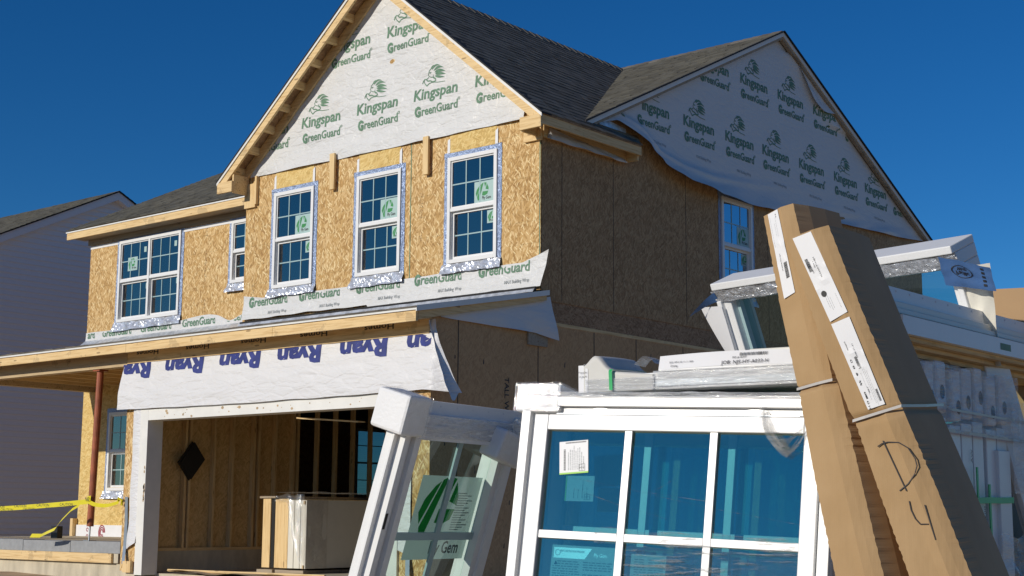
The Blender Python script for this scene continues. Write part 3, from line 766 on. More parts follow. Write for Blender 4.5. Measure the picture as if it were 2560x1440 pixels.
# porch
mb = MB(); mb.box(-11.6, -6.1, -2.13, -1.97, 2.955, 3.22); mb.build('porch_beam', 'wood_beam', house)
mb = MB(); mb.box(-11.6, -11.42, -1.97, .94, 3.04, 3.28); mb.build('porch_beam', 'wood_beam', house)
for k in range(9):
    x = -11.2 + k * .6
    mb = MB(); mb.box(x, x + .04, -1.96, .93, 3.12, 3.25); mb.build('ceiling_joist', 'wood_y', house)
mb = MB(); mb.box(-6.32, -6.11, -1.96, .93, 3.05, 3.24); mb.build('porch_ledger', 'wood_y', house)
for k, (a, b) in enumerate(((-11.8, -9.95), (-9.94, -8.66), (-8.65, -7.38), (-7.37, -6.115))):
    mb = MB(); mb.box(a, b, -2.09, -1.7, .235, .40 + .006 * (k % 2)); mb.build('porch_block', 'block', house, bevel=.006)
mb = MB(); mb.box(-11.8, -6.115, -1.7, .94, .1, .40); mb.build('porch_floor', 'concrete', house)
mb = MB(); mb.box(-11.8, -6.26, -2.135, -2.095, .10, .236); mb.build('form_board', 'wood_x', house)
mb = MB(); mb.box(-11.8, -6.15, -2.094, -1.9, .10, .234); mb.build('porch_footing', 'concrete', house)
mb = MB()
mb.box(-11.76, -6.15, .91, .948, .30, .605); mb.cur = 1
for cx in (-10.95, -9.55, -8.2):
    for rr in (.12, .085, .05):
        mb.poly2(stroke2([(cx + rr * math.cos(t * .5) * .8, .47 + rr * math.sin(t * .5) * (1.1 if t < 9 else .9)) for t in range(12)], .022), lambda a, b: (a, .908, b), 1)
for cx in (-11.4, -10.3, -9.0):
    for cz in (.40, .52): mb.poly2(stroke2([(cx + .03 * math.cos(t * .7), cz + .03 * math.sin(t * .7)) for t in range(9)], .016), lambda a, b: (a, .908, b), 1)
mb.build('foam_board', ['paper', 'red'], house)
mb = MB(); mb.box(-11.86, -11.78, .84, .945, .30, .72); mb.build('corner_board', 'wood_z', house)
# steel hold-down straps on the garage corner
for x in (-5.99, -.33):
    mb = MB()
    mb.ribbon([(x, -2.112, 1.05), (x + .015, -2.108, .7), (x + .02, -2.118, .35), (x + .06, -2.16, .1)], (1, 0, 0), .07); mb.build('metal_strap', 'steel', house)

# --- building wrap with print
def brand(mb, cx, cz, fn, lion=True, clip=None, small=True, gscale=1.0, maxe=.05):
    """two line print with its emblem, centred at cx, with the lower line's middle at cz"""
    P = []
    if lion:
        P += shift(lion2(), cx - .28, cz + .365)
        P += shift(text2('Kingspan', .86, .165, .026, .04), cx, cz + .185)
    P += shift(text2('GreenGuard', .84, .125, .022, .05), cx + .02, cz - .05)
    P += shift(text2('G', .115, .14, .06), cx - .355, cz - .055)
    P += shift(stroke2([(.018 * math.cos(k), .018 * math.sin(k)) for k in range(7)], .010), cx + .46, cz + .08)
    if clip:
        P2 = []
        for vs, fs in P:
            P2.append((vs, [f for f in fs if all(clip(*vs[i]) for i in f)]))
        P = P2
    mb.poly2(P, fn, 1, maxe)
    if small:
        Q = shift(text2('MAX Building Wrap', .42, .045), cx + .12, cz - .27)
        if clip: Q = [(vs, [f for f in fs if all(clip(*vs[i]) for i in f)]) for vs, fs in Q]
        mb.poly2(Q, fn, 2, .08)
ztop = lambda x: zg(x) - .17
def zbot_front(x): return 6.152 + .012 * nz(x * 1.3, 5)
def disp_f(x, z):
    e = max(0, 1 - (z - 6.15) / .35)
    return .018 + .018 * nz(x * 1.1 + z * .5, z * 3.2, 1) + .012 * nz(x * 3, z * 7 - x * 2, 4) + e * (.022 + .042 * nz(x * 1.6, z * 5, 8))
fnf = lambda x, z, o=0: (x, -disp_f(x, z) - o, z)
mb = MB()
N = 150
def fw_pt(a, b):
    x = -5.98 + 5.72 * a; zb = zbot_front(x); zt = max(zb + .01, ztop(x))
    z = zb + (zt - zb) * b
    return fnf(x, z)
mb.grid(fw_pt, N, 60)
clipf = lambda x, z: z < ztop(x) - .01 and z > 6.2 and -5.9 < x < -.3
for cx in (-5.55, -4.36, -3.13, -1.94, -.75): brand(mb, cx, 6.585, lambda a, b: fnf(a, b, .004), clip=clipf, small=False)
for cx in (-3.74, -2.53): brand(mb, cx, 7.675, lambda a, b: fnf(a, b, .004), clip=clipf, small=False)
mb.build('building_wrap', ['wrap', 'green', 'greyprint'], house, smooth=True)

BOT = [(1.2, 6.30), (1.59, 6.42), (2.0, 6.32), (2.28, 6.22), (2.69, 5.97), (3.32, 5.83), (4.2, 5.77), (5.54, 5.80), (6.9, 5.90), (8.4, 5.99), (10.83, 6.09), (11.6, 6.16), (12.0, 6.2)]
def interp(tab, x):
    if x <= tab[0][0]: return tab[0][1]
    for (a, b), (c, d) in zip(tab, tab[1:]):
        if x <= c: return b + (d - b) * (x - a) / (c - a)
    return tab[-1][1]
def zst(y): return zm(y) - .10
def disp_s(y, z):
    zb = interp(BOT, y); e = max(0, 1 - (z - zb) / .45)
    bil = math.exp(-((y - 3.6) / 2.0) ** 2)
    fold = .05 * math.exp(-((y - 7.6 + (z - 8.2) * 1.6) / .35) ** 2) * (1 if 7.7 < z < 8.7 else 0)
    return .022 + .008 * nz(y * .9, z * 1.2, 1) + .004 * nz(y * 5, z * 1.5, 3) + e * e * (.04 + .20 * bil + .09 * nz(y * 1.3 - z * 3, z * 4, 8)) + .05 * bil * math.exp(-((z - zb - .26 - .06 * (y - 3.5)) / .05) ** 2) + fold
fns = lambda y, z, o=0: (disp_s(y, z) + o, y, z)
mb = MB()
def sw_pt(a, b):
    y = 1.25 + 10.6 * a; zb = interp(BOT, y) + .012 * nz(y * 2, 4); zt = max(zb + .01, zst(y))
    return fns(y, zb + (zt - zb) * b)
mb.grid(sw_pt, 200, 60)
clips = lambda y, z: z < zst(y) - .02 and z > interp(BOT, y) + .1
for k, cy in enumerate((1.38, 2.61, 3.86, 5.06, 6.20, 7.43, 8.67, 9.85, 10.98)): brand(mb, cy, 6.57, lambda a, b: fns(a, b, .005), clip=clips, small=0 < k < 8)
for cy in (4.32, 5.54, 6.74, 7.96, 9.12): brand(mb, cy, 7.635, lambda a, b: fns(a, b, .005), clip=clips, small=False)
mb.build('building_wrap', ['wrap_side', 'green', 'greyprint'], house, smooth=True)
mb = MB()
mb.grid(lambda a, b: (.05 + .06 * b + .02 * nz(a * 5, b * 3), 6.35 + .55 + 1.5 * a + .1 * b, 8.62 - .60 * a - (.16 + .30 * math.sin(min(1, a * 1.2) * 3.1)) * b * .9), 30, 8)
mb.build('loose_wrap', 'wrap_side', house, smooth=True)
mb = MB(); mb.quad((.035, 1.26, 6.20), (.035, 1.92, 6.20), (.035, 1.9, 6.36), (.035, 1.28, 6.42)); mb.build('corner_flashing', 'metal', house)

# strip over the garage roof
def disp_g(x, z):
    t = (4.20 - z) / .42
    return .022 + .06 * max(0, t) ** 2 + .012 * nz(x * 2.2, z * 5, 2) + .010 * nz(x * 5 + z * 5, z * 3, 6)
def zgt(x): return 4.19 + .02 * nz(x * 1.5, 1) + (.06 * max(0, (-5.6 - x) / .4)) + (.10 * max(0, (x + .3) / .35)) - .02
def zgb(x): return 3.815 + .02 * nz(x * 2.1, 3) + .035 * (x < -3.2)
fng = lambda x, z, o=0: (x, -disp_g(x, z) - o, z)
mb = MB()
def gg(a, b):
    x = -6.06 + 6.11 * a + .10 * (a > .97) * b - .0; return fng(x, zgb(x) + (zgt(x) - zgb(x)) * b)
mb.grid(gg, 160, 14)
for cx in (-5.46, -4.28, -3.03, -1.84, -.62):
    P = shift(text2('GreenGuard', .92, .14, .022, .05), cx, 4.05); P = [(vs, [f for f in fs if all(b < zgt(a) - .005 for a, b in (vs[i] for i in f))]) for vs, fs in P]
    mb.poly2(P, lambda a, b: fng(a, b, .005), 1, .05)
    mb.poly2(shift(text2('G', .115, .15, .06), cx - .40, 4.045), lambda a, b: fng(a, b, .006), 1, .05)
    mb.poly2(shift(text2('MAX Building Wrap', .44, .05, .004), cx + .25, 3.90), lambda a, b: fng(a, b, .005), 2, .06)
mb.build('building_wrap', ['wrap', 'green', 'greyprint'], house, smooth=True)
# strip over the porch roof
def fnw(x, z, o=0): return (x, .95 - .02 - .03 * max(0, (4.2 - z) / .3) ** 2 - .010 * nz(x * 2.4, z * 5, 12) - o, z)
def zwt(x): return 4.17 + .02 * nz(x * 1.7, 7) + .06 * math.exp(-((x + 8.3) / .5) ** 2) - .10 * math.exp(-((x + 7.55) / .22) ** 2)
mb = MB()
mb.grid(lambda a, b: fnw(-11.79 + 5.66 * a, 3.96 + (zwt(-11.79 + 5.66 * a) - 3.96) * b), 120, 10)
for cx in (-11.95, -10.80, -9.62, -8.40, -7.20):
    P = shift(text2('GreenGuard', .92, .14, .022, .05), cx, 4.06); P = [(vs, [f for f in fs if all(b < zwt(a) - .005 and -11.75 < a < -6.2 for a, b in (vs[i] for i in f))]) for vs, fs in P]
    mb.poly2(P, lambda a, b: fnw(a, b, .005), 1, .05)
mb.build('building_wrap', ['wrap', 'green', 'greyprint'], house, smooth=True)
# loose flap on the side wall under the barge board
mb = MB()
def flap(a, b):
    y = -1.95 + 2.1 * a + .10 * b * max(0, a - .8) * 5; zt = 3.235 + .215 * (y + 2.0) ; zb = 3.20 - .02 * a
    zb -= .07 * max(0, a - .84) * 6
    z = zt + (min(zb, zt - .002) - zt) * b
    return (.03 + .14 * b * max(0, a - .45) + .05 * math.sin(a * 11 - b * 4) * max(0, a - .55) * b + .03 * b * nz(a * 4, b, 2) + .07 * max(0, a - .75) * (1 - b), y, z)
mb.grid(flap, 40, 14)
mb.build('loose_wrap', 'wrap_side', house, smooth=True)
mb = MB(); mb.box(.004, .03, -.28, .12, 3.02, 3.2); mb.build('wood_block', 'wood_old', house)

# upside-down woven wrap over the garage door
def disp_r(x, z):
    t = max(0, min(1, (3.15 - z) / .85))
    side = max(0, (abs(x + 3.02) - 2.7) / .5)
    return .014 + .07 * math.sin(t * 1.9) ** 1.4 + .012 * nz(x * 1.2, z * 4, 2) + .010 * nz(x * 2.6 + z * 2, z * 6, 6) + .04 * min(1, side) * t
def xr(a, b):   # b: 0 top .. 1 bottom; the sheet flares out at its lower corners
    x0 = -6.15 - .045 * b; x1 = .07 + .33 * b ** 1.2
    return x0 + (x1 - x0) * a
def zrb(x): return 2.31 - .02 * (x > -5.9) * math.sin((x + 6) * .5) + .02 * nz(x * 1.4, 9) - (.12 * max(0, x + .05) if x > -.05 else 0)
fnr = lambda x, z, o=0: (x, -2.09 - disp_r(x, z) - o, z)
mb = MB()
def rw(a, b):
    x = xr(a, b); zt = 3.16; z = zt + (zrb(x) - zt) * b
    p = fnr(x, z)
    if x > .0:   # folds back round the corner
        return (min(x, .02 + (x) * .95), p[1] + .8 * max(0, x - .10), p[2])
    return p
mb.grid(rw, 140, 36)
for cx in (-5.95, -4.74, -3.53, -2.33, -1.13, .07):
    P = shift(text2('Ryan', .86, .235, .05, .0, flip=True), cx, 2.995)
    P = [(vs, [f for f in fs if all(-6.2 < vs[i][0] < .06 for i in f)]) for vs, fs in P]
    mb.poly2(P, lambda a, b: fnr(a, b, .005), 1, .05)
mb.build('garage_wrap', ['ryan', 'navy', 'black'], house, smooth=True)
mb = MB()   # part that curls round the right corner
mb.grid(lambda a, b: (.03 + .36 * b ** 1.2 * (1 - .25 * a) , -2.16 + .30 * a * b + .02 * nz(a * 3, b * 5) - .05 * b, 3.14 - (.86 + .12 * math.sin(a * 3.1)) * b), 12, 30)
mb.build('garage_wrap', 'ryan', house, smooth=True)
mb = MB()   # narrow strip beside the left jamb
def ls(a, b):
    z = 2.33 - 1.93 * b; x = -5.90 + .19 * a + .03 * nz(b * 4, 2) + (.02 - .13 * (1 - a)) * max(0, b - .85) * 4
    return (x, -2.112 - .012 * math.sin(a * 3.1) - .008 * nz(a * 3, b * 9, 4) - .05 * max(0, b - .9) * a * 6, z - .14 * (1 - a) * max(0, b - .8) * 4)
mb.grid(ls, 8, 50); mb.build('loose_wrap', 'ryan', house, smooth=True)
mb = MB()
mb.grid(lambda a, b: (-5.72 + 5.2 * a, -2.128 - .02 * math.sin(b * 3) - .006 * nz(a * 20, b), 2.315 + (.02) * a - .012 + .05 * b), 60, 4); mb.build('loose_wrap', 'ryan', house, smooth=True)
mb = MB()
mb.grid(lambda a, b: (OX1 + .16 + .22 * a, -2.112 - .01 * math.sin(a * 3) - .01 * nz(a * 3, b * 6, 3), 2.3 - 1.9 * b - .06 * a * (b > .9)), 8, 40); mb.build('loose_wrap', 'ryan', house, smooth=True)

# --- windows of the house
def house_window(T, w, h, glass='glass', sticker=None, tape=True, seed=0, lower=True, twin=False):
    rnd = random.Random(seed)
    mb = MB(T)
    mb.ring(0, w, 0, h, .055, -.09, .032)
    lanes = [(0, w)] if not twin else [(0, w / 2 + .0275), (w / 2 - .0275, w)]
    if twin: mb.box(w / 2 - .0275, w / 2 + .0275, .055, h - .055, -.09, .031)
    m0 = h * .50
    for a, b in lanes:
        mb.box(a + .055, b - .055, m0 - .022, m0 + .026, -.075, .022)
    fr = mb.build('window', 'vinyl', house, bevel=.003)
    sb = MB(T); gl = MB(T); gr = MB(T); STK = []
    for a, b in lanes:
        x0, x1 = a + .055, b - .055
        sb.ring(x0, x1, m0 + .026, h - .055, .020, -.06, .008)
        sb.ring(x0, x1, .055, m0 - .022, .032, -.075, -.030, bb=.045)
        gl.box(x0 + .018, x1 - .018, m0 + .04, h - .072, -.010, -.006)
        gl.box(x0 + .030, x1 - .030, .095, m0 - .05, -.058, -.054)
        for (g0, g1, z0, z1, c) in ((x0 + .018, x1 - .018, m0 + .04, h - .072, -.0005), (x0 + .03, x1 - .03, .095, m0 - .05, -.0485)):
            for k in (1, 2):
                xx = g0 + (g1 - g0) * k / 3; gr.box(xx - .009, xx + .009, z0, z1, c - .003, c)
            zz = (z0 + z1) / 2; gr.box(g0, g1, zz - .009, zz + .009, c - .004, c - .0005)
        if sticker == 'logo':
            def stick(ox, oz, ww, hh, c):
                st = MB(T)
                st.box(ox, ox + ww, oz, oz + hh, c - .004, c - .001, 0)
                g, t = plygem2(ww * .9, hh)
                st.poly2(shift(g, ox, oz), lambda p, q: (p, q, c + .0002), 1); st.poly2(shift(t, ox - ww * .04, oz), lambda p, q: (p, q, c + .0003), 2); STK.append(st)
            stick(x1 - .018 - .36, m0 + .045, .36, .30, -.0015)
            stick(x1 - .03 - .15, m0 - .05 - .20, .15, .18, -.0495)
        if sticker == 'slips':
            for (ox, oz, c) in ((x1 - .16, h * .80 + rnd.random() * .05, -.0015), (x1 - .13, h * .36 + rnd.random() * .04, -.0495)):
                st = MB(T); st.box(ox, ox + .07, oz, oz + .10, c - .004, c - .001, 0); STK.append(st)
    if twin:
        ox, oz, c = .055 + .20, m0 + .18, -.0015
        st = MB(T); STK.append(st); st.box(ox, ox + .29, oz, oz + .25, c - .004, c - .001, 0); g, t = plygem2(.26, .25)
        st.poly2(shift(g, ox, oz), lambda p, q: (p, q, c), 1); st.poly2(shift(t, ox, oz), lambda p, q: (p, q, c + .0002), 2)
    sb.build('sash', 'vinyl', fr); gl.build('glass', glass, fr); gr.build('grille', 'grille', fr)
    for st in STK: st.build('sticker', ['grille_s', 'leafgreen', 'black'], fr)
    if tape:
        tp = MB(T)
        def strip(x0, x1, y0, y1):
            n = max(2, int(max(x1 - x0, y1 - y0) / .05)); vert = (y1 - y0) > (x1 - x0)
            tp.grid(lambda a, b: (x0 + (x1 - x0) * (a if not vert else b) + .006 * nz((a + seed) * 9, b * 3, x0), y0 + (y1 - y0) * (b if not vert else a) + .006 * nz(a * 9, b * 2, y0 + seed), .006 + .006 * abs(nz(a * 14, b * 3, seed))), n, 2)
        strip(-.075, .01, -.06, h + .02); strip(w - .01, w + .075, -.06, h + .05); strip(-.085, w + .075, h - .005, h + .075)
        tp.build('window_tape', 'foil_blue', fr)
        sk_ = MB(T)
        L = .13 + .04 * rnd.random()
        sk_.grid(lambda a, b: (-.09 + (w + .17) * a + .03 * (a - .5) * b, -.005 - L * b - .02 * nz(a * 4, seed) * b, .018 + .05 * b + .03 * nz(a * 7, b * 2, seed) + .022 * nz(a * 23, b * 5, seed)), 44, 5)
        sk_.build('sill_flashing', 'foil', fr)
    return fr
for i, x in enumerate(FW): house_window(frame_T((x, 0, WZ), (1, 0, 0), (0, 0, 1)), W, H, sticker='logo', seed=i + 1)
house_window(frame_T((-10.85, .95, WZ), (1, 0, 0), (0, 0, 1)), 1.844, H, sticker='slips', twin=True, seed=5)
house_window(frame_T((-7.60, .95, WZ + .42), (1, 0, 0), (0, 0, 1)), .92, 1.09, sticker='slips', seed=6)
house_window(frame_T((.012, SY, WZ), (0, 1, 0), (0, 0, 1)), W, H, glass='glass_dark', sticker='logo', seed=7)
house_window(frame_T((-10.92, .95, 1.22), (1, 0, 0), (0, 0, 1)), .92, 1.42, sticker='logo', seed=8)
# window in the far wall, seen through the open studs of the garage
def plain_window(T, w, h, parent, gm='glass_clear'):
    mb = MB(T); mb.ring(0, w, 0, h, .06, -.08, .03); mb.box(.06, w - .06, h * .5 - .02, h * .5 + .02, -.06, .02)
    f = mb.build('window', 'vinyl', parent)
    g = MB(T); g.box(.06, w - .06, .06, h - .06, -.02, -.016); g.build('glass', gm, f)
    r = MB(T)
    for k in (1, 2): r.box(w * k / 3 - .01, w * k / 3 + .01, .06, h - .06, -.03, -.024)
    for k in (1, 3): r.box(.06, w - .06, h * k / 4 - .01, h * k / 4 + .01, -.031, -.0235)
    r.build('grille', 'grille', f)
    return f
plain_window(frame_T((-11.8, 9.44, 1.21), (0, -1, 0), (0, 0, 1)), 1.48, 1.53, house, 'glass')

# ------------------------------------------------------------------ things around the house
mb = MB(); mb.tube([(-6.905, -2.03, 2.955), (-6.975, -2.03, .62)], .052, 14)
post = mb.build('support_post', 'rust', smooth=False); tag(post, 'red primer steel pipe post propping the porch beam beside the garage', 'post')
mb = MB(); mb.tube([(-6.976, -2.03, .63), (-6.985, -2.03, .41)], .013, 8); mb.box(-7.06, -6.91, -2.085, -1.96, .407, .416); mb.build('jack_screw', 'steel', post)
mb = MB(); mb.box(-6.99, -6.82, -2.11, -1.95, 2.93, 2.954); mb.build('top_plate', 'rust', post)

def tape_pts(a, b, sag, n=24, ph=0):
    a, b = Vector(a), Vector(b)
    return [a.lerp(b, i / n) - Vector((0, 0, sag * 4 * (i / n) * (1 - i / n))) + Vector((0, .012 * math.sin(i * .9 + ph), 0)) for i in range(n + 1)]
mb = MB()
P = tape_pts((-12.6, -2.25, .86), (-6.96, -2.10, .985), .06)
mb.ribbon(P, (0, .25, 1), .075)
P = tape_pts((-6.96, -2.10, .985), (-6.13, -2.14, .975), .055, 12, 2)
mb.ribbon(P, (0, .5, 1), .06)
mb.ribbon([(-6.90, -2.095, 1.03), (-6.97, -2.092, 1.02), (-7.04, -2.07, 1.01)], (0, 0, 1), .085)
mb.tube([(-6.12, -2.15, .99), (-6.10, -2.17, 1.03), (-6.05, -2.14, 1.0), (-6.07, -2.13, .93)], .018, 6)
for i in range(9):
    x = -12.2 + i * .62
    mb.poly2(shift(text2('CAUTION', .34, .042, .01), x, .845 + .012 * i), lambda a, b: (a, -2.285, b - .02), 1)
mb.poly2(shift(text2('NO', .10, .06, .01), -6.965, .99), lambda a, b: (a, -2.112, b), 1)
o = mb.build('caution_tape', ['yellow', 'black']); tag(o, 'yellow caution tape strung across the porch past the red post', 'caution tape')
mb = MB()
mb.ribbon([(-6.78, -2.36, .93), (-6.95, -2.38, .86), (-7.15, -2.42, .70), (-7.35, -2.38, .58), (-7.5, -2.45, .51), (-7.66, -2.42, .475), (-7.86, -2.46, .475)], (.25, .4, .85), .065)
o = mb.build('caution_tape', 'yellow'); tag(o, 'loose yellow tape end dangling below the strung caution tape', 'caution tape')
mb = MB(); mb.box(-9.6, -9.42, -1.0, -.9, .402, .60); o = mb.build('scrap_wood', 'dark'); tag(o, 'dark offcut lying on the porch floor', 'scrap wood')

# stack of doors standing in the garage
ds = thing('door_stack', 'stack of cream panel doors and jambs under torn plastic in the garage', 'doors', (-4.4, .8, -.03))
X0, X1, Y0, Y1, Z0_, Z1_ = -4.86, -3.98, -.50, 2.2, .045, 1.05
mb = MB(); mb.box(X0, X0 + .17, Y0, Y1, Z0_, Z1_); mb.build('jamb', 'wood_z', ds)
mb = MB(); mb.box(X0 + .172, X0 + .24, Y0 + .02, Y1, Z0_, Z1_); mb.build('jamb', 'dark', ds)
mb = MB(); mb.box(X0 + .242, X0 + .40, Y0 + .03, Y1, Z0_, Z1_ - .01); mb.build('jamb', 'wood_z', ds)
mb = MB(); mb.box(X0 + .402, X0 + .56, Y0 + .0, Y1, Z0_, Z1_ - .01); mb.build('jamb', 'wood_z', ds)
for k in range(3):
    mb = MB(); a = X0 + .565 + k * .122; mb.box(a, a + .119, Y0 + .01 * k, Y1, Z0_, Z1_ - .03); mb.build('door_panel', 'vinyl_cream', ds, bevel=.004)
mb = MB()
for k in range(7):
    y = Y0 + .03 + k * .38
    mb.box(X1 + .001, X1 + .040, y, y + .05, Z0_ + .05, Z1_ - .10)
    mb.box(X1 + .001, X1 + .014, y + .09, y + .33, Z0_ + .09, Z1_ - .14)
mb.box(X1, X1 + .0008, Y0 + .02, Y1, Z0_, Z1_ - .03); mb.box(X1 + .001, X1 + .026, Y0 + .0, Y1, Z0_, Z0_ + .05); mb.box(X1 + .001, X1 + .026, Y0, Y1, Z1_ - .09, Z1_ - .04)
mb.build('door_panel', 'tan_door', ds, bevel=.003)
mb = MB(); mb.box(X0 - .05, X0 + .3, Y0 - .03, Y1, Z1_, Z1_ + .03); mb.box(X0 - .06, X0 + .28, Y0 - .04, Y1, -.03, .019); mb.box(X0 + .3, X1 + .03, Y0, Y1, -.03, .018); mb.build('pallet_board', 'wood_old', ds)
mb = MB()
mb.grid(lambda a, b: (X1 + .055 + .02 * nz(a * 4, b * 3, 2), Y0 - .02 + .45 * a, Z1_ + .02 - 1.02 * b + .02 * nz(a * 6, b * 2, 8)), 50, 20)
mb.grid(lambda a, b: (X0 + .30 + .62 * a, Y0 - .02 - .03 * b + .03 * nz(a * 5, b * 3, 4), Z1_ + .05 - (.10 + .9 * max(0, math.sin((a - .45) * 2.6))) * b + .03 * nz(a * 4, b * 2, 9)), 24, 24)
mb.grid(lambda a, b: (X0 + .2 + .75 * a, Y0 - .05 + 1.6 * b, Z1_ + .045 + .03 * abs(nz(a * 4, b * 5, 2)) + .03), 24, 24)
mb.build('plastic_sheet', 'film_clear', ds, smooth=True)
mb = MB()
mb.grid(lambda a, b: (-5.2 + 3.4 * a, -1.98 + .9 * b, -.03 + .05 * max(0, 1 - b) * (.6 + nz(a * 5, b * 3)) + .012), 40, 10)
o = mb.build('mud_heap', 'dirt', smooth=True); tag(o, None, None, kind='structure'); o.name = 'dirt_ground'
mb = MB(); mb.tube([(-5.42, -1.75, .015), (-2.3, -1.6, .02)], .02, 6); o = mb.build('lumber_offcut', 'wood_x'); tag(o, 'thin pale board lying inside the garage threshold', 'board')
mb = MB(); mb.hexa([(-2.55, -1.95, 2.06), (-1.75, -1.6, 2.0), (-1.72, -1.5, 2.0), (-2.5, -1.85, 2.06), (-2.55, -1.95, 2.08), (-1.75, -1.6, 2.02), (-1.72, -1.5, 2.02), (-2.5, -1.85, 2.08)])
mb.build('loose_batten', 'wood_x', house)

# ------------------------------------------------------------------ the house next door
NX = -18.0
NR, NS, NY = 8.58, .49, 5.65
def zn(y): return NR - NS * abs(y - NY)
nb = thing('house', 'finished neighbouring house with grey lap siding and dark shingle roof', 'house', (-23, 5.6, 0))
mb = MB(); cs = .128
z = -.3
while z < NR - .1:
    z1 = z + cs
    def half(zz): return max(.02, min(5.0, (NR - .12 - zz) / NS))
    a0, a1 = half(z), half(z1)
    if z1 > NR - .14: break
    mb.quad((NX + .028, NY - a0, z), (NX + .028, NY + a0, z), (NX + .002, NY + a1, z1), (NX + .002, NY - a1, z1))
    mb.quad((NX - .01, NY - a0, z), (NX - .01, NY + a0, z), (NX + .028, NY + a0, z), (NX + .028, NY - a0, z))
    z = z1
mb.quad((NX, NY - 5, -.4), (NX - 10, NY - 5, -.4), (NX - 10, NY - 5, 6.1), (NX, NY - 5, 6.1))
mb.quad((NX - 10, NY - 5, -.4), (NX - 10, NY + 5, -.4), (NX - 10, NY + 5, 6.1), (NX - 10, NY - 5, 6.1))
mb.quad((NX, NY + 5, -.4), (NX - 10, NY + 5, -.4), (NX - 10, NY + 5, 6.1), (NX, NY + 5, 6.1))
mb.build('wall', 'siding', nb)
mb = MB()
shingles(mb, (0, NY - 5.35, zn(NY - 5.35)), (1, 0, 0), (0, 1, NS), 5.35 * math.hypot(1, NS), lambda v: NX - 10.3, lambda v: NX + .22, seed=21)
shingles(mb, (0, NY + 5.35, zn(NY + 5.35)), (1, 0, 0), (0, -1, NS), 5.35 * math.hypot(1, NS), lambda v: NX - 10.3, lambda v: NX + .22, seed=22)
mb.build('roof', 'shingle_main', nb)
for s in (1, -1):
    mb = MB(); e = NY + s * 5.35
    mb.hexa([(NX + .02, NY, NR - .22), (NX + .19, NY, NR - .22), (NX + .19, e, zn(e) - .22), (NX + .02, e, zn(e) - .22), (NX + .02, NY, NR - .03), (NX + .19, NY, NR - .03), (NX + .19, e, zn(e) - .03), (NX + .02, e, zn(e) - .03)])
    mb.build('rake_trim', 'siding', nb)
    mb = MB()
    mb.hexa([(NX + .02, NY, NR - .03), (NX + .225, NY, NR - .03), (NX + .225, e, zn(e) - .03), (NX + .02, e, zn(e) - .03), (NX + .02, NY, NR - .004), (NX + .225, NY, NR - .004), (NX + .225, e, zn(e) - .004), (NX + .02, e, zn(e) - .004)])
    mb.build('shingle_edge', 'black_edge', nb)

# ------------------------------------------------------------------ delivery of windows in the foreground
GZ = -.76
UA, PA = Vector((.9785, .2029, -.0374)), Vector((.0093, .1376, .9904))
OA = Vector((8.8165, -10.8077, 1.1116))
TA = frame_T(OA, UA, PA); NA = UA.cross(PA).normalized()
HA = (OA.z + .12 - GZ) / PA.z - .12     # glass top down to the sill on the ground
def big_window(T, label, w=.95, hb=HA, gm='glass_teal', divided=True, group=None, loc=None):
    t = thing('window_unit', label, 'window', tuple(T @ Vector((w / 2, -hb, 0))), group)
    b0 = -hb + .12
    mb = MB(T)
    mb.ring(-.105, w + .105, -hb, .120, .036, -.06, .030, bt=.038)
    mb.ring(-.069, w + .069, -hb + .036, .082, .012, -.05, .006, bt=.024)
    mb.ring(-.115, w + .115, -hb - .0, .128, .012, -.035, -.030)
    mb.build('frame', 'vinyl', t, bevel=.003)
    mb = MB(T); mb.ring(-.056, w + .056, b0 - .06, .054, .056, -.04, .020); mb.ring(-.012, w + .012, b0 - .012, .012, .012, -.03, .012)
    sash = mb.build('sash', 'vinyl', t, bevel=.004)
    mb = MB(T); mb.box(0, w, b0, 0, -.006, -.002); mb.build('glass', gm, t)
    mb = MB(T)
    if divided:
        rows = 4; ph = .374
        for k in (1, 2):
            mb.box(w * k / 3 - .014, w * k / 3 + .014, b0, 0, .001, .013)
        for k in range(1, rows):
            for j in range(3): mb.box(w * j / 3 + (.014 if j else 0), w * (j + 1) / 3 - (.014 if j < 2 else 0), -ph * k - .014, -ph * k + .014, .001, .0125)
    mb.build('grille', 'vinyl', t, bevel=.0015)
    return t
wA = big_window(TA, 'front white window of the leaning row, six grid panes of teal glass facing out', group='windows leaning in the row')
for a in (.20, .775):
    n = 14; mb = MB(TA)
    mb.prism([(a + .06 * math.cos(math.pi * k / n), .058 + .030 * math.sin(math.pi * k / n), .002) for k in range(n + 1)], NA * .02) if False else mb.add(
        [(a + .055 * math.cos(math.pi * k / n), .056 + .024 * math.sin(math.pi * k / n), .014) for k in range(n + 1)] + [(a + .055 * math.cos(math.pi * k / n), .056 + .024 * math.sin(math.pi * k / n), -.02) for k in range(n + 1)],
        [tuple(range(n + 1))] + [(k, k + 1, n + 2 + k, n + 1 + k) for k in range(n)]); mb.build('shipping_clip', 'vinyl', wA)
mb = MB(TA); mb.box(.03, .93, .0555, .0585, .012, .017); mb.build('weather_seal', 'steel', wA)
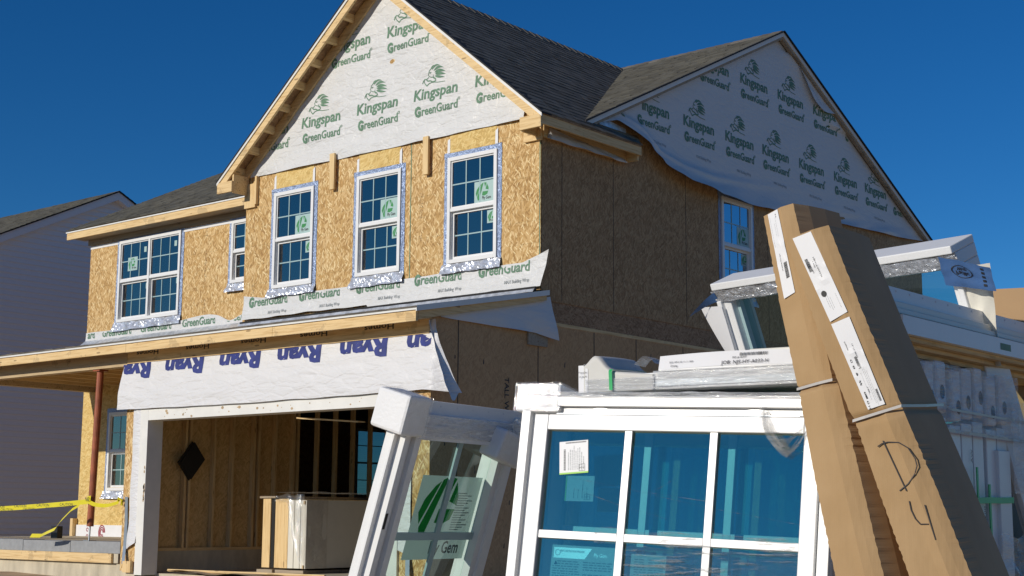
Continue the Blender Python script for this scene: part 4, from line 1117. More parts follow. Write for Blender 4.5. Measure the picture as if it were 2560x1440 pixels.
def label_sheet(mb, T0, c, wd, ht, ang, off, lines=9, stripe=None, barcode=True, grid=True, rnd=None):
    """paper slip with printing: local axes rotated by ang round its corner c"""
    ca, sa = math.cos(ang), math.sin(ang)
    f = lambda a, b, d=0: (c[0] + a * ca - b * sa, c[1] + a * sa + b * ca, off + d)
    def q(a0, a1, b0, b1, d, mi): mb.quad(f(a0, b0, d), f(a1, b0, d), f(a1, b1, d), f(a0, b1, d), mi)
    q(0, wd, 0, ht, 0, 0)
    r = rnd or random.Random(int(wd * 9999))
    if stripe == 'bottom': q(0, wd, 0, ht * .05, .0004, 2)
    if stripe == 'left': q(0, wd * .05, 0, ht, .0004, 2)
    if barcode:
        x = wd * .22
        while x < wd * .93:
            s = r.uniform(.002, .005); q(x, x + s * .6, ht * .93, ht * .97, .0004, 1); x += s
        b = ht * .12
        while b < ht * .75:
            s = r.uniform(.002, .006); q(wd * .15, wd * .22, b, b + s * .6, .0004, 1); b += s
    for k in range(lines):
        a = wd * (.30 + .6 * k / lines)
        b = ht * .12; e = ht * r.uniform(.4, .85)
        while b < e:
            s = r.uniform(.003, .012); q(a, a + wd * .022, b, b + s, .0004, 3); b += s + .002
    if grid:
        for k in range(3):
            q(wd * (.68 + .10 * k), wd * (.68 + .10 * k) + .0012, ht * .07, ht * .27, .0005, 1); q(wd * .68, wd * .88, ht * (.07 + .10 * k), ht * (.07 + .10 * k) + .0012, .0005, 1)
mb = MB(TA); label_sheet(mb, TA, (.056, -.162), .113, .118, .10, .0012, stripe='bottom'); mb.build('label', ['paper', 'black', 'lime', 'greyprint'], wA)
mb = MB(TA); label_sheet(mb, TA, (.080, -.253), .112, .09, .02, -.009, 4, stripe='left', barcode=False); mb.build('label', ['paper', 'black', 'lime', 'greyprint'], wA)
def info_sheet(mb, x0, x1, y0, y1, c, head=True):
    mb.quad((x0, y0, c), (x1, y0, c), (x1, y1, c), (x0, y1, c), 0)
    w, h = x1 - x0, y1 - y0; r = random.Random(5)
    if head:
        mb.add([(x0 + .008, y1 - .045, c + .0005), (x0 + w * .52, y1 - .045, c + .0005), (x0 + w * .62, y1 - .008, c + .0005), (x0 + .008, y1 - .008, c + .0005)], [(0, 1, 2, 3)], 1)
        mb.poly2(shift(stroke2([(.010 * math.cos(k * .7), .010 * math.sin(k * .7)) for k in range(10)], .002), x0 + .024, y1 - .026), lambda a, b: (a, b, c + .001), 0)
        mb.poly2(shift(text2('NEW CONSTRUCTION WINDOWS', w * .38, .008), x0 + w * .32, y1 - .024), lambda a, b: (a, b, c + .001), 0)
        mb.poly2(shift(text2('Ply Gem', w * .20, .013, .01), x0 + w * .76, y1 - .036), lambda a, b: (a, b, c + .001), 1)
        mb.add([(x0 + .012, y1 - .068, c + .0006), (x0 + .026, y1 - .068, c + .0006), (x0 + .019, y1 - .054, c + .0006)], [(0, 1, 2)], 2)
    y = y1 - (.058 if head else .02)
    while y > y0 + .01:
        for (p, q) in (((.10 if y > y1 - .075 else .03), .46), (.50, .97)):
            a = x0 + w * p
            while a < x0 + w * q - .01:
                s = r.uniform(.006, .02); mb.quad((a, y, c + .0006), (min(a + s, x0 + w * q), y, c + .0006), (min(a + s, x0 + w * q), y + .0042, c + .0006), (a, y + .0042, c + .0006), 3); a += s + .004
            if r.random() < .12: break
        y -= .0085
mb = MB(TA); info_sheet(mb, .050, .300, -.72, -.408, -.009); info_sheet(mb, .355, .485, -.66, -.424, -.009, False); mb.build('instruction_sheet', ['paper', 'steel', 'black', 'greyprint'], wA)
# torn stretch film hanging over the sash, and streaks of film across the panes
mb = MB(TA)
cv = [(.80, .078, .022), (.812, .03, .03), (.835, -.005, .028), (.875, -.05, .03), (.905, -.056, .03), (.935, -.03, .035), (.955, .01, .03)]
for k in range(5):
    mb.ribbon([(p[0] + .008 * math.sin(k * 2 + i), p[1] + .010 * k - .02 + .006 * math.cos(i * 2 + k), p[2] + .004 * k) for i, p in enumerate(cv)], (.35, .6, .7), .022)
mb.grid(lambda a, b: (.22 + .75 * a, -.345 - .05 * b + .03 * a * 0 + .012 * nz(a * 6, b * 2), .015 + .006 * nz(a * 9, b * 4, 1)), 50, 6, 1)
mb.grid(lambda a, b: (.34 + .62 * a, -.40 - .11 * b + .006 * nz(a * 6, b * 2), .016 + .006 * nz(a * 12, b * 6, 2)), 50, 8, 1)
for (p, q) in (((.10, -.17), (.62, -.235)), ((.30, -.20), (.95, -.30)), ((.12, -.21), (.48, -.30)), ((.40, -.215), (.50, -.16))):
    mb.ribbon([(p[0], p[1], .0012), ((p[0] + q[0]) / 2, (p[1] + q[1]) / 2 - .006, .0012), (q[0], q[1], .0012)], (.2, 1, 0), .0014, 1)
o = mb.build('torn_film', ['film', 'film_thin'], smooth=True); tag(o, 'torn clear stretch film hanging over the teal window panes', 'plastic film')
for k in (1, 2):
    T2 = frame_T(OA - NA * .145 * k + UA * (.014 * k) + PA * (.034 if k == 1 else 0), UA, PA)
    big_window(T2, ('second window of the leaning row, close behind the front teal one', 'third window of the leaning row, against the wrapped bundle')[k - 1], gm='glass_teal' if k == 1 else 'glass_clear', group='windows leaning in the row')
# foam corner on the front window
def foam_box(name, T, x0, x1, y0, y1, c0, c1, label, wrap=True):
    mb = MB(T); mb.box(x0, x1, y0, y1, c0, c1); o = mb.build(name, 'foam', bevel=.012); tag(o, label, 'foam corner', 'foam corner protectors')
    if wrap:
        f = MB(T)
        e = .004
        f.grid(lambda a, b: (x0 - e + (x1 - x0 + 2 * e) * a, y0 + (y1 - y0) * b, c1 + e + .004 * nz(a * 6, b * 9, x0)), 16, 16)
        f.grid(lambda a, b: (x0 - e + (x1 - x0 + 2 * e) * a, y1 + e + .004 * nz(a * 6, b * 9, x1), c0 + (c1 - c0 + e) * b), 16, 8)
        f.grid(lambda a, b: (x1 + e, y0 + (y1 - y0) * a, c0 + (c1 - c0) * b), 8, 8)
        f.build('film', 'film_clear', o, smooth=True)
    return o
foam_box('foam_corner', TA, -.135, .045, .06, .165, -.20, .034, 'white foam block capping the left top corner of the teal window')
mb = MB(TA)
mb.grid(lambda a, b: (-.12 + 1.2 * a, .112 + .030 * b + .003 * nz(a * 20, b * 3), .034 + .004 * nz(a * 14, b * 5, 1) - .04 * max(0, b - .75) * 4), 80, 6)
o = mb.build('stretch_wrap', 'film_heavy', smooth=True); tag(o, 'clear stretch film wound along the head of the teal window', 'plastic film')

# window B leaning to the left of it
UB, PB = Vector((-.134, .991, -.0026)), Vector((.2914, .0419, .9557))
OB = Vector((8.317, -10.952, 1.0986)); TB = frame_T(OB, UB, PB); NB = TB.to_3x3() @ Vector((0, 0, 1))
hB = (OB.z - GZ) / PB.z
wB = thing('window_unit', 'white window leaning sideways at the left, its clear glass showing a large leaf label', 'window', tuple(TB @ Vector((.3, -hB, 0))), 'windows leaning in the row')
mb = MB(TB)
mb.box(-.140, -.105, -hB, .10, -.03, -.022)          # nailing fin
mb.box(-.115, -.085, -hB, .105, -.08, .012)
mb.box(-.085, -.055, -hB, .085, -.08, -.004); mb.box(-.055, -.028, -hB, .06, -.08, .016); mb.box(-.028, .0, -hB, .03, -.08, .002)
mb.box(.555, .59, -hB, .03, -.08, .004); mb.box(.59, .63, -hB, .085, -.08, .016); mb.box(.63, .67, -hB, .105, -.08, .0)
mb.box(-.085, .63, .045, .085, -.08, .0125); mb.box(-.028, .59, -.012, .045, -.08, .018)
mb.box(-.14, .69, .085, .132, -.03, -.022)
for k in range(7): mb.box(-.126, -.119, -.135 - k * .155, -.12 - k * .155, -.0222, -.0205, 1)
for k in range(6): mb.box(.10 + k * .11, .108 + k * .11, .112, .118, -.0222, -.0205, 1)
mb.build('frame', ['vinyl', 'paper'], wB)
mb = MB(TB); mb.box(-.112, -.098, -.36, -.30, -.02, .0135); mb.build('latch', 'dark', wB)
mb = MB(TB); mb.box(0, .555, -hB + .1, -.012, -.034, -.030); mb.build('glass', 'glass_clear', wB)
mb = MB(TB); mb.box(.285, .315, -hB + .1, -.012, -.029, -.020); mb.box(0, .285, -.415, -.385, -.029, -.0205); mb.box(.315, .555, -.415, -.385, -.029, -.0205); mb.build('grille', 'grille', wB)
mb = MB(TB)
x0, y0, ww, hh = .13, -.50, .415, .34
mb.quad((x0, y0, -.040), (x0 + ww, y0, -.040), (x0 + ww, y0 + hh, -.040), (x0, y0 + hh, -.040), 0)
g, t = plygem2(ww * .75, hh * .92); mb.poly2(shift(g, x0 + .005, y0 + .05), lambda p, q: (p, q, -.0393), 1); mb.poly2(shift(text2('Ply Gem', .20, .05, .02), x0 + .265, y0 + .025), lambda p, q: (p, q, -.0392), 2)
for k in range(16):
    yy = y0 + .12 + k * .010; mb.quad((x0 + .27, yy, -.0392), (x0 + .27 + (.06 + .05 * ((k * 7) % 5) / 4), yy, -.0392), (x0 + .27 + (.06 + .05 * ((k * 7) % 5) / 4), yy + .004, -.0392), (x0 + .27, yy + .004, -.0392), 3)
mb.build('label', ['label_lit', 'green_lit', 'black', 'greyprint'], wB)
foam_box('foam_corner', TB, -.185, -.045, .0, .150, -.115, .040, 'white foam block on the top left corner of the leaning leaf label window')
TB2 = frame_T(TB @ Vector((.425, -.050, .0)), UB * .20 - PB * .045, PB * .115 + UB * .055)
foam_box('foam_corner', TB2, 0, .19, 0, .125, -.02, .075, 'tilted white foam block between the leaning leaf label window and the teal window')
mb = MB(TB)
mb.grid(lambda a, b: (-.06 + .66 * a, -.008 + .085 * b + .012 * math.sin(a * 3), .03 + .006 * nz(a * 9, b * 5) - .015 * a), 50, 10)
mb.grid(lambda a, b: (.52 + .16 * a, .06 + .05 * b + .01 * nz(a * 5, b * 4), .05 + .02 * nz(a * 7, b * 7, 2)), 20, 10)
o = mb.build('stretch_wrap', 'film_heavy', smooth=True); tag(o, 'clear film wound round the head of the leaning leaf label window', 'plastic film')
# wrapped bundle of windows standing on edge, seen from its right end
for k in range(8):
    y = -10.27 + k * .108; xr_ = 9.95 - .003 * (k % 3); zt = 1.335 + .012 * ((k * 7) % 3)
    t = thing('window_unit', ('window on edge nearest the leaning row in the wrapped bundle', 'second window on edge in the wrapped bundle from the leaning row', 'third window on edge in the wrapped bundle', 'fourth window on edge in the wrapped bundle',
              'fifth window on edge in the wrapped bundle', 'sixth window on edge in the wrapped bundle', 'seventh window on edge in the wrapped bundle, by the short white board', 'last window on edge in the wrapped bundle, farthest from the leaning row')[k], 'window', (9.2, y, GZ), 'windows on edge in the wrapped bundle')
    mb = MB(); mb.box(8.86, 8.94, y, y + .085, GZ, zt - .02); mb.box(xr_ - .08, xr_, y + .004, y + .096, GZ, zt - .20); mb.box(8.94, xr_ - .08, y, y + .085, zt - .10, zt - .02); mb.box(8.94, xr_ - .08, y, y + .085, GZ, GZ + .08)
    mb.build('frame', 'vinyl', t, bevel=.003)
    mb = MB(); mb.box(8.94, xr_ - .08, y + .04, y + .044, GZ + .08, zt - .10); mb.build('glass', 'glass_clear', t)
    mb = MB(); mb.box(xr_ - .10, xr_ + .012, y - .001 + .012 * (k % 2), y + .086, zt - .185, zt)
    f = mb.build('corner_protector', 'foam', t, bevel=.01)
    mb = MB(); n = 14; cy, cz = y + .048 + .012 * (k % 2), zt - .135 + .012 * (k % 3)
    mb.add([(xr_ + .0128, cy + .020 * math.cos(2 * math.pi * i / n), cz + .026 * math.sin(2 * math.pi * i / n)) for i in range(n)], [tuple(range(n))]); mb.build('hole', 'dark', f)
mb = MB()
mb.grid(lambda a, b: (9.975 + .010 * nz(a * 6, b * 5, 3) + .012 * nz(a * 14, b * 12, 1), -10.30 + .95 * a, 1.345 - .24 * b - .03 * a * 0), 60, 16)
mb.grid(lambda a, b: (9.98 + .012 * nz(a * 6, b * 5, 7), -9.44 + .22 * a, 1.25 - .35 * b + .1 * a * nz(b * 3, 1)), 16, 16)
mb.grid(lambda a, b: (9.985 + .03 * nz(a * 6, b * 5, 7), -9.60 + .30 * a + .05 * b, .74 - .30 * b + .03 * nz(a * 3, 1)), 16, 16)
o = mb.build('stretch_wrap', 'film', smooth=True); tag(o, 'clear stretch film round the ends of the wrapped window bundle', 'plastic film')
mb = MB()
for (y, z, s, h) in ((-9.98, 1.12, '7', .05), (-9.76, 1.03, 'AW', .05), (-9.80, .84, 'ABB17', .09), (-9.66, .80, 'A17200', .10)): 
    mb.poly2(text2(s, h, .014), lambda a, b: (9.9535, y - b, z + a), 0)
o = mb.build('printed_codes', 'black')
o.parent = bpy.data.objects['window_unit.004'] if 'window_unit.004' in bpy.data.objects else None
if o.parent: o.matrix_parent_inverse = Matrix.Translation(-Vector(wloc(o.parent)))
mb = MB(); mb.box(9.88, 9.965, -9.545, -9.435, GZ, 1.06); o = mb.build('board', 'vinyl', bevel=.003); tag(o, 'short white trim board standing at the far end of the wrapped bundle', 'board')
mb = MB()
mb.box(9.966, 9.970, -9.765, -9.752, .55, .99); mb.box(9.966, 9.9705, -9.66, -9.645, .60, .93); mb.ribbon([(9.972, -9.80, .868), (9.973, -9.66, .872), (9.971, -9.55, .872), (9.9705, -9.43, .875)], (0, 0, 1), .022)
o = mb.build('green_tape', 'strapgreen'); tag(o, 'green tape strips stuck across the ends of the wrapped bundle', 'tape')

# flat pack lying on the heads of the leaning row
TD = frame_T(Vector((8.905, -10.735, 1.245)), UA + Vector((0, 0, .045)), Vector((0, 0, 1)))
fd = thing('flat_pack', 'flat wrapped pack of white window parts with a green strap, lying on the teal window', 'package', tuple(TD @ Vector((.5, 0, 0))))
mb = MB(TD)
mb.box(.04, 1.06, .0, .030, -.34, -.006); mb.box(.05, 1.08, .032, .062, -.34, -.010)
mb.box(.30, 1.08, .064, .075, -.34, -.004)
mb.build('profile_pack', 'vinyl', fd, bevel=.003)
mb = MB(TD); mb.box(.29, 1.09, .012, .034, -.004, .003); mb.build('dark_gasket', 'steel', fd)
mb = MB(TD)
def cardtop(a, b):
    x = .012 + .27 * a; prof = .085 + .052 * math.exp(-((a - .18) / .14) ** 2) - .03 * a
    if b < .5: return (x, .0 + prof * (b / .5) ** .9, .006 + .010 * math.sin(a * 3) * b)
    return (x, prof + .016 * math.sin((b - .5) * 3.1) + .01 * a * (b - .5), .006 - .33 * (b - .5) / .5)
mb.grid(cardtop, 30, 20); mb.grid(lambda a, b: (.012 + .004 * a, .105 * b * (1 + .05 * a), .006 - .33 * a), 6, 6)
mb.build('card_wrap', 'paper_grey', fd, smooth=True)
mb = MB(TD)
mb.grid(lambda a, b: (.30 + .76 * a, .068 + .052 * b + .006 * math.sin(a * 5), -.003 - .02 * b), 30, 3, 0)
L_ = lambda a, b: (a, b, .004 - .02 * (b - .068) / .05)
mb.poly2(shift(text2('JOB: NJS-HY-A033-H', .17, .013, .0), .62, .078), L_, 1); mb.poly2(shift(text2('PO # 4097', .05, .008), .60, .097), L_, 1)
mb.poly2(shift(text2('Drawing', .025, .008), .36, .078), L_, 1); mb.poly2(shift(text2('2022 HPS S-30 11-11-1000', .09, .006), .385, .092), L_, 1)
x = .60
while x < .70: mb.quad(L_(x, .106), L_(x + .002, .106), L_(x + .002, .117), L_(x, .117), 1); x += random.choice((.003, .005))
mb.build('label', ['paper', 'black'], fd)
mb = MB(TD); mb.box(-.012, .010, .0, .10, -.1, -.0); mb.quad((-.011, 0, .0005), (.03, 0, .0085), (.03, .085, .0085), (-.011, .10, .0005)); mb.poly2(shift(text2('Window Parts', .034, .007), .01, .070), lambda a, b: (a, b, .011), 1); mb.poly2(shift(text2('Job No. 40', .03, .007), .01, .055), lambda a, b: (a, b, .011), 1)
mb.build('label', ['paper', 'black'], fd)
mb = MB(TD)
mb.ribbon([cv_ for cv_ in [tuple(Vector(cardtop(.42 + .06 * max(0, b - .45) * 2, b)) + Vector((0, .004, .014))) for b in [i / 16 for i in range(16)]]], (1, 0, 0), .013)
mb.build('strap', 'strapgreen', fd)
mb = MB(TD)
mb.grid(lambda a, b: (.285 + .80 * a, .002 + .064 * b, .010 + .004 * nz(a * 12, b * 6) + .004 * nz(a * 30, b * 3, 2)), 70, 10)
mb.grid(lambda a, b: (.02 + .27 * a, .002 + .045 * b, .014 + .003 * nz(a * 12, b * 6)), 20, 6)
mb.grid(lambda a, b: (.20 + .08 * a, .095 + .03 * math.sin(a * 3.1), -.02 - .1 * b + .01 * nz(a * 9, b * 9)), 10, 10)
mb.build('film', 'film_heavy', fd, smooth=True)
mb = MB(TD); mb.box(.57, 1.12, .118, .150, -.38, -.20); o = mb.build('trim_board', 'vinyl_cream', bevel=.004); tag(o, 'cream trim board lying on top of the flat wrapped pack', 'board')
mb = MB(TD); mb.box(.545, .569, .118, .147, -.37, -.21); mb.build('card_edge', 'card_d', o)

# window standing behind the bundle, leaning forwards, with silver film flaps at its head
UE, PE = Vector((.9854, -.17, .0042)), Vector((-.0713, -.3906, .9178))
OE = Vector((8.768, -9.486, 1.75)); TE = frame_T(OE, UE, PE)
wE = thing('window_unit', 'tall white window rising behind the cartons with silver flaps on its head', 'window', tuple(TE @ Vector((.55, -2.6, 0))))
hE = 2.65
mb = MB(TE)
mb.box(-.065, 1.150, .052, .084, -.14, .030); mb.box(-.065, 1.150, .0, .052, -.14, .008)
for a, b in ((-.065, -.040), (-.040, .0)): mb.box(a, b, -hE, 0, -.14, .022 if a < -.05 else .004)
for a, b in ((1.10, 1.125), (1.125, 1.150)): mb.box(a, b, -hE, 0, -.14, .006 if a < 1.11 else .022)
mb.build('frame', 'vinyl', wE, bevel=.004)
mb = MB(TE); mb.box(0, .018, -hE, 0, -.10, -.03); mb.box(1.082, 1.10, -hE, 0, -.10, -.03); mb.box(.018, 1.082, -.018, 0, -.10, -.03); mb.build('sash', 'grille', wE)
mb = MB(TE); mb.box(.018, 1.082, -hE, -.018, -.06, -.056); mb.build('glass', 'glass_clear', wE)
mb = MB(TE)
mb.grid(lambda a, b: (-.07 + 1.23 * a, .050 - .054 * b + .004 * nz(a * 20, b * 4), .034 + .005 * nz(a * 25, b * 9, 1) - .016 * b), 80, 8)
mb.build('head_film', 'tape_w', wE, smooth=True)
mb = MB(TE)
mb.grid(lambda a, b: (-.05 - .155 * a, .045 - .045 * b * (1 - a) - .085 * a ** 1.2, .036 - .02 * b + .03 * a), 12, 6)
mb.build('film_flap', 'blue_film', wE, smooth=True)
mb = MB(TE)
mb.grid(lambda a, b: (1.09 + .22 * a, .052 - .015 * a - .115 * b * (1 - .2 * a) - .05 * a, .034 + .03 * a + .01 * nz(a * 4, b * 3)), 12, 8)
pf = mb.build('film_flap', 'blue_film', wE, smooth=True)
mb = MB(TE)
E_ = lambda a, b: (1.09 + .22 * a, .052 - .015 * a - .115 * b * (1 - .2 * a) - .05 * a, .037 + .03 * a + .01 * nz(a * 4, b * 3))
mb.poly2(stroke2([(.42 + .20 * math.cos(k * .35), .40 + .22 * math.sin(k * .35)) for k in range(19)], .02), E_, 0)
mb.poly2(shift(text2('Pacific', .26, .14, .02), .42, .40), E_, 0); mb.poly2(shift(text2('Wrap', .20, .12, .02), .42, .25), E_, 0)
for k in range(5): mb.quad(E_(.80, .1 + k * .16), E_(.86, .1 + k * .16), E_(.86, .19 + k * .16), E_(.80, .19 + k * .16), 0)
mb.build('flap_print', 'dark', wE)
mb = MB(TE)
mb.grid(lambda a, b: (-.055 - .14 * (1 - b) * math.sin(a * 1.6) ** .8 * (1 - a * .1) + .02 * b, -.0 - .36 * (1 - a) * 0 - .02 - .34 * (1 - math.cos((1 - a) * 1.57)) * 1.0, -.0 + .03 * b), 14, 8)
mb.build('film_flap', 'paper', wE, smooth=True)
mb = MB(TE)
mb.grid(lambda a, b: (1.135 + .14 * a * (1 - .5 * b), -.01 - .40 * b, .0 + .015 * nz(a * 3, b * 4)), 10, 14)
mb.build('film_flap', 'vinyl_cream', wE, smooth=True)

# long unit lying flat across the bundle, its end facing right
ff = thing('window_unit', 'long white window lying flat over the wrapped bundle, running off to the right', 'window', (9.5, -9.0, 1.36))
def prof(mb, x0, x1, z0, z1): mb.box(max(x0, 9.76), x1, -10.44, -7.6, z0, z1)
mb = MB(); prof(mb, 8.9, 9.955, 1.530, 1.580)
for k in range(22): mb.box(9.955, 9.957, -10.35 + k * .105, -10.343 + k * .105, 1.565, 1.571, 1)
mb.build('nailing_fin', ['vinyl', 'paper'], ff)
mb = MB(); prof(mb, 8.9, 9.975, 1.505, 1.529); prof(mb, 8.9, 9.990, 1.484, 1.503); prof(mb, 8.9, 9.98, 1.474, 1.483); mb.build('frame', 'vinyl_cream', ff, bevel=.003)
mb = MB(); prof(mb, 8.9, 10.02, 1.412, 1.473); mb.build('frame_board', 'vinyl', ff)
mb = MB(); mb.quad((10.0206, -9.62, 1.43), (10.0206, -9.52, 1.43), (10.0206, -9.52, 1.455), (10.0206, -9.62, 1.455)); mb.build('sticker', 'green', ff)
mb = MB(); prof(mb, 9.3, 9.995, 1.395, 1.411); prof(mb, 9.3, 9.96, 1.380, 1.394); prof(mb, 9.3, 9.92, 1.362, 1.379); mb.build('wood_jamb', 'wood_y', ff)
# cartons behind and dark boards at the right edge
def simple_carton(name, T, w, h, d, label):
    mb = MB(T); mb.box(0, w, 0, h, -d, 0, 0); mb.box(w * .31, w * .33, .02, h + .004, .001, .004, 0); o = mb.build(name, 'card_d', bevel=.004); return tag(o, label, 'carton')
simple_carton('carton', frame_T((9.70, -8.87, GZ), (.95, .3, 0), (0, 0, 1)), .5, 2.54, .25, 'brown carton standing far behind the long flat window at the right edge')
mb = MB(frame_T((9.98, -9.30, GZ), (-.05, 1, 0), (-.11, -.04, 1)))
mb.box(0, .5, 0, 2.02, -.05, 0); mb.box(.06, .6, 0, 1.75, .002, .03)
o = mb.build('sheet_stack', 'block'); tag(o, 'grey sheets leaning behind the end of the wrapped bundle', 'boards')

# ------------------------------------------------------------------ two long cartons leaning on the row
def lerp3(a, b, t): return tuple(a[i] + (b[i] - a[i]) * t for i in range(3))
class Carton:
    def __init__(s, st, kscale, bvec):
        f = lambda p: CAM + (Vector(p) - CAM) * kscale
        s.st = [(t, f(a), f(b)) for t, a, b in st]; s.bv = Vector(bvec) * kscale
        (t0, a0, b0), (t1, a1, b1) = s.st[-2], s.st[-1]
        k = (s.st[-1][1].z - GZ) / (a0.z - a1.z); dt = (t1 - t0) * k
        s.st.append((t1 + dt, a1 + (a1 - a0) * k, b1 + (a1 - a0) * k * .5 + (b1 - b0) * k * .5)); s.T = s.st[-1][0]
    def edge(s, t):
        for A, B in zip(s.st, s.st[1:]):
            if t <= B[0] or B is s.st[-1]:
                k = (t - A[0]) / (B[0] - A[0]); return A[1].lerp(B[1], k), A[2].lerp(B[2], k)
    def P(s, fr, t, off=0.0):
        a, b = s.edge(t); n = -s.bv.normalized(); return a + (b - a) * fr + n * off
    def build(s, name, label, pinch=None):
        t_ = thing(name, label, 'carton', tuple(s.P(.5, s.T)), 'long cardboard cartons leaning on the row')
        n = 460; rnd = random.Random(len(label)); vs = []; nc = 12
        for i in range(n + 1):
            t = s.T * i / n; pk = math.exp(-((t - pinch) / .02) ** 2) if pinch else 0
            a, b = s.edge(t); c = (a + b) / 2; u = (b - a)
            j1, j2 = .0022 * (.4 + nz(t * 7, 2)) * math.sin(t * 190 + nz(t * 30, 4) * 2 + rnd.uniform(-.8, .8)), .0022 * (.4 + nz(t * 7, 9)) * math.sin(t * 190 + nz(t * 30, 7) * 2 + rnd.uniform(-.8, .8))
            bul = .010 * math.sin(min(1, t / s.T * 3) * 3.14) 
            nrm = -s.bv.normalized()
            fr = []
            for k in range(7):
                q = k / 6; off = .004 * math.sin(q * 3.14) - .010 * pk + .0015 * nz(q * 3, t * 5, 2) * (1 + 7 * math.exp(-((t - (pinch or 0)) / .07) ** 2)) + (.003 if k == 4 else (-.012 if k == 6 else (-.003 if k == 5 else 0)))
                fr.append(a + u * q + nrm * off + u * (j1 / u.length if k == 0 else (j2 / u.length if k == 6 else 0)) - u * (pk * .05 * (q - .5)))
            bk = s.bv
            side = [b + bk * q + u * (.06 * math.sin(q * 3.14) - .05 * pk) for q in (.33, .66, 1.0)]
            back = [a + bk, a + bk * .5]
            vs += [tuple(p) for p in fr + side + back]
        m = 12; fs = []; mi = []
        for i in range(n):
            for k in range(m):
                fs.append((i * m + k, i * m + (k + 1) % m, (i + 1) * m + (k + 1) % m, (i + 1) * m + k)); mi.append(0 if k < 6 else 1)
        fs.append(tuple(range(m))); mi.append(1); fs.append(tuple(range(n * m + m - 1, n * m - 1, -1))); mi.append(1)
        mb = MB(); mb.v = vs; mb.f = fs; mb.mi = mi
        bm_ = mb.build('box_body', ['card_x', 'card_d'], t_)
        return t_
    def sheet(s, mb, q, off, nu=6, nv=16, mi=0):
        """paper on the front face: q = four (fraction, t) corners, top left, top right, bottom right, bottom left"""
        def f(a, b, d=0.0):
            l = (q[0][0] + (q[3][0] - q[0][0]) * b, q[0][1] + (q[3][1] - q[0][1]) * b); r = (q[1][0] + (q[2][0] - q[1][0]) * b, q[1][1] + (q[2][1] - q[1][1]) * b)
            w_ = .002 * math.exp(-((b - .33 - .1 * a) / .02) ** 2) + .0015 * math.exp(-((b - .62 + .1 * a) / .02) ** 2)
            return tuple(s.P(l[0] + (r[0] - l[0]) * a, l[1] + (r[1] - l[1]) * a, off + w_ + d))
        mb.grid(f, nu, nv, mi); return f
C2 = Carton([(0, (9.785, -10.791, 1.7), (9.925, -10.768, 1.736)), (.3, (9.877, -10.755, 1.398), (10.02, -10.732, 1.444)), (.56, (9.96, -10.721, 1.137), (10.113, -10.686, 1.164)), (.64, (9.986, -10.715, 1.077), (10.132, -10.688, 1.117)), (.9, (10.054, -10.703, .859), (10.214, -10.662, .89)), (1.17, (10.127, -10.688, .634), (10.298, -10.632, .637))], .94, (-.065, .425, .028))
C1 = Carton([(0, (9.774, -10.908, 1.76), (9.883, -10.925, 1.787)), (.3, (9.839, -10.93, 1.467), (9.957, -10.938, 1.487)), (.55, (9.899, -10.94, 1.208), (10.017, -10.948, 1.222)), (.63, (9.916, -10.955, 1.172), (10.043, -10.957, 1.196)), (.9, (9.974, -10.974, .903), (10.11, -10.968, .92)), (1.17, (10.038, -10.99, .639), (10.178, -10.976, .642))], 1.0, (.035, .255, .004))
c1 = C1.build('cardboard_carton', 'rear long cardboard carton with one paper slip near its top, leaning left', .585)
c2 = C2.build('cardboard_carton', 'front long cardboard carton with two paper slips and a hand written D 4, leaning left', .60)
def slip(C, q, off, parent, texts, bars, rows, hole=None):
    mb = MB(); f = C.sheet(mb, q, off, mi=0); r = random.Random(3)
    for (a0, a1, b0, b1) in bars:
        b = b0
        while b < b1:
            s = r.uniform(.006, .014) * .7; mb.quad(f(a0, b, .0006), f(a1, b, .0006), f(a1, b + s * .6, .0006), f(a0, b + s * .6, .0006), 1); b += s
    for (t, a, b, L, h) in texts:
        mb.poly2(text2(t, L, h, .005), lambda x, y: f(a - y, b + x, .0008), 1)
    for (a, b0, b1) in rows:
        b = b0
        while b < b1:
            s = r.uniform(.008, .03); mb.quad(f(a, b, .0006), f(a + .012, b, .0006), f(a + .012, b + s, .0006), f(a, b + s, .0006), 2); b += s + .006
    if hole:
        mb.add([f(hole[0] + .14 * math.cos(k * .4), hole[1] + .035 * math.sin(k * .4), .001) for k in range(16)], [tuple(range(16))], 1)
    mb.build('label', ['paper', 'black', 'greyprint'], parent)
slip(C2, [(.18, .006), (.62, .004), (.74, .28), (.32, .29)], .0075, c2, [('NJS-HY-A033-H', .60, .40, .24, .07), ('S 4097', .48, .36, .08, .05), ('0000000822', .30, .38, .14, .05)], [(.10, .26, .27, .42)], [(.30, .66, .86), (.40, .70, .9), (.5, .76, .88), (.82, .75, .9)], (.30, .70))
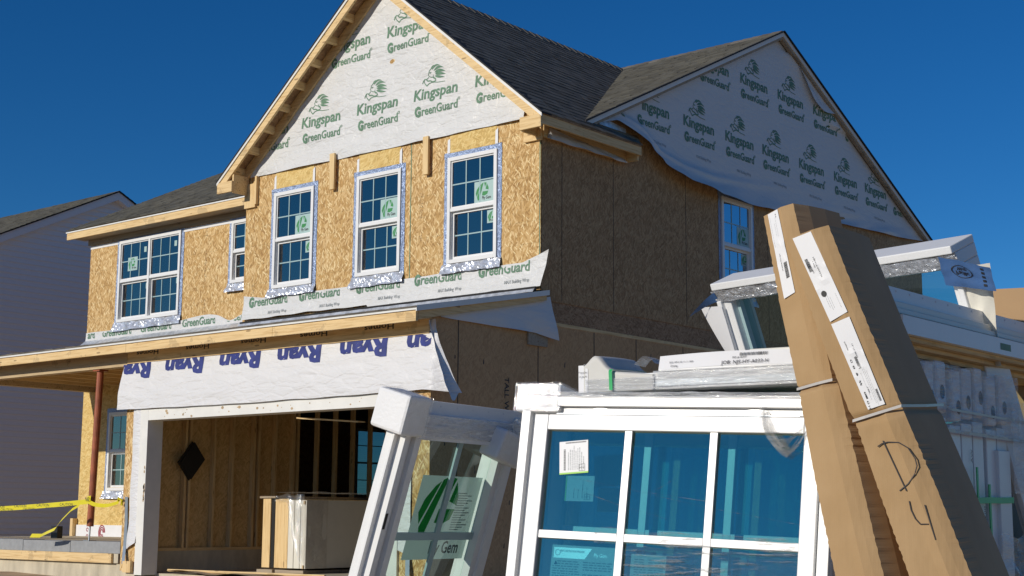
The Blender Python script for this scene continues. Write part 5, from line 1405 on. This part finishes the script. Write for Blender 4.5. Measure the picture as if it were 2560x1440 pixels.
slip(C2, [(.32, .298), (.74, .296), (.74, .56), (.38, .57)], .0075, c2, [('12-15-2022', .62, .36, .16, .06), ('0', .26, .45, .04, .10), ('8', .26, .52, .04, .10), ('9', .28, .60, .04, .10), ('#', .26, .70, .06, .12), ('8', .26, .82, .04, .09), ('1', .26, .86, .04, .09), ('0', .22, .92, .04, .10), ('H', .20, .975, .04, .10), ('Dispatch', .30, .28, .10, .06), ('S 4097', .5, .80, .07, .06)], [(.42, .56, .42, .56), (.80, .92, .82, .95)], [(.58, .5, .95), (.66, .55, .98), (.74, .6, .95), (.42, .6, .9)])
slip(C1, [(.20, .004), (.56, .002), (.56, .28), (.20, .29)], .0075, c1, [('NJS-HY-A033-H', .42, .60, .20, .08), ('H', .75, .06, .04, .08)], [(.55, .85, .62, .80)], [(.6, .08, .3), (.45, .14, .26), (.12, .05, .4)])
mb = MB()
for pts in ([(.42, .70), (.46, .79), (.50, .885)], [(.28, .715), (.38, .709), (.50, .709), (.70, .72), (.83, .745), (.88, .785), (.86, .81), (.76, .835), (.58, .862), (.38, .88)], [(.48, .92), (.455, .95), (.47, .98), (.52, 1.0), (.66, 1.003)], [(.72, .94), (.70, .99), (.675, 1.055)]):
    d = [];
    for p, q in zip(pts, pts[1:]):
        for k in range(4): d.append((p[0] + (q[0] - p[0]) * k / 4, p[1] + (q[1] - p[1]) * k / 4))
    d.append(pts[-1]); mb.tube([C2.P(a, t, .0075) for a, t in d], .0018, 5)
mb.build('handwriting', 'marker', c2)
# straps
def strap(name, pts, w, label):
    mb = MB(); mb.ribbon(pts, (0.05, 0, 1), w); o = mb.build(name, 'strapwhite'); tag(o, label, 'strap', 'white straps'); return o
b1 = C2.P(1, .60) + C2.bv
strap('strap', [C2.P(-.02, .60, .002), C2.P(.25, .597, .0055), C2.P(.6, .592, .0055), C2.P(1.02, .585, .004), C2.P(1.03, .585) + C2.bv * .5 + Vector((.014, 0, 0)), b1 + Vector((.015, 0, .012)), (9.985, -10.0, 1.185), (9.975, -9.2, 1.175), (9.97, -8.9, 1.17)], .0085, 'white strap pulled round the D 4 carton and on along the wrapped bundle')
strap('strap', [C1.P(-.03, .58, .002), C1.P(.3, .577, .0055), C1.P(.65, .572, .0055), C1.P(1.03, .568, .002), C1.P(1.02, .568) + C1.bv * .9], .0085, 'white strap pinching the rear carton under its paper slip')
strap('strap', [(9.99, -10.4, 1.115), (9.975, -9.9, 1.11), (9.975, -9.2, 1.10), (9.97, -8.9, 1.10)], .012, 'lower white strap crossing only the wrapped bundle')
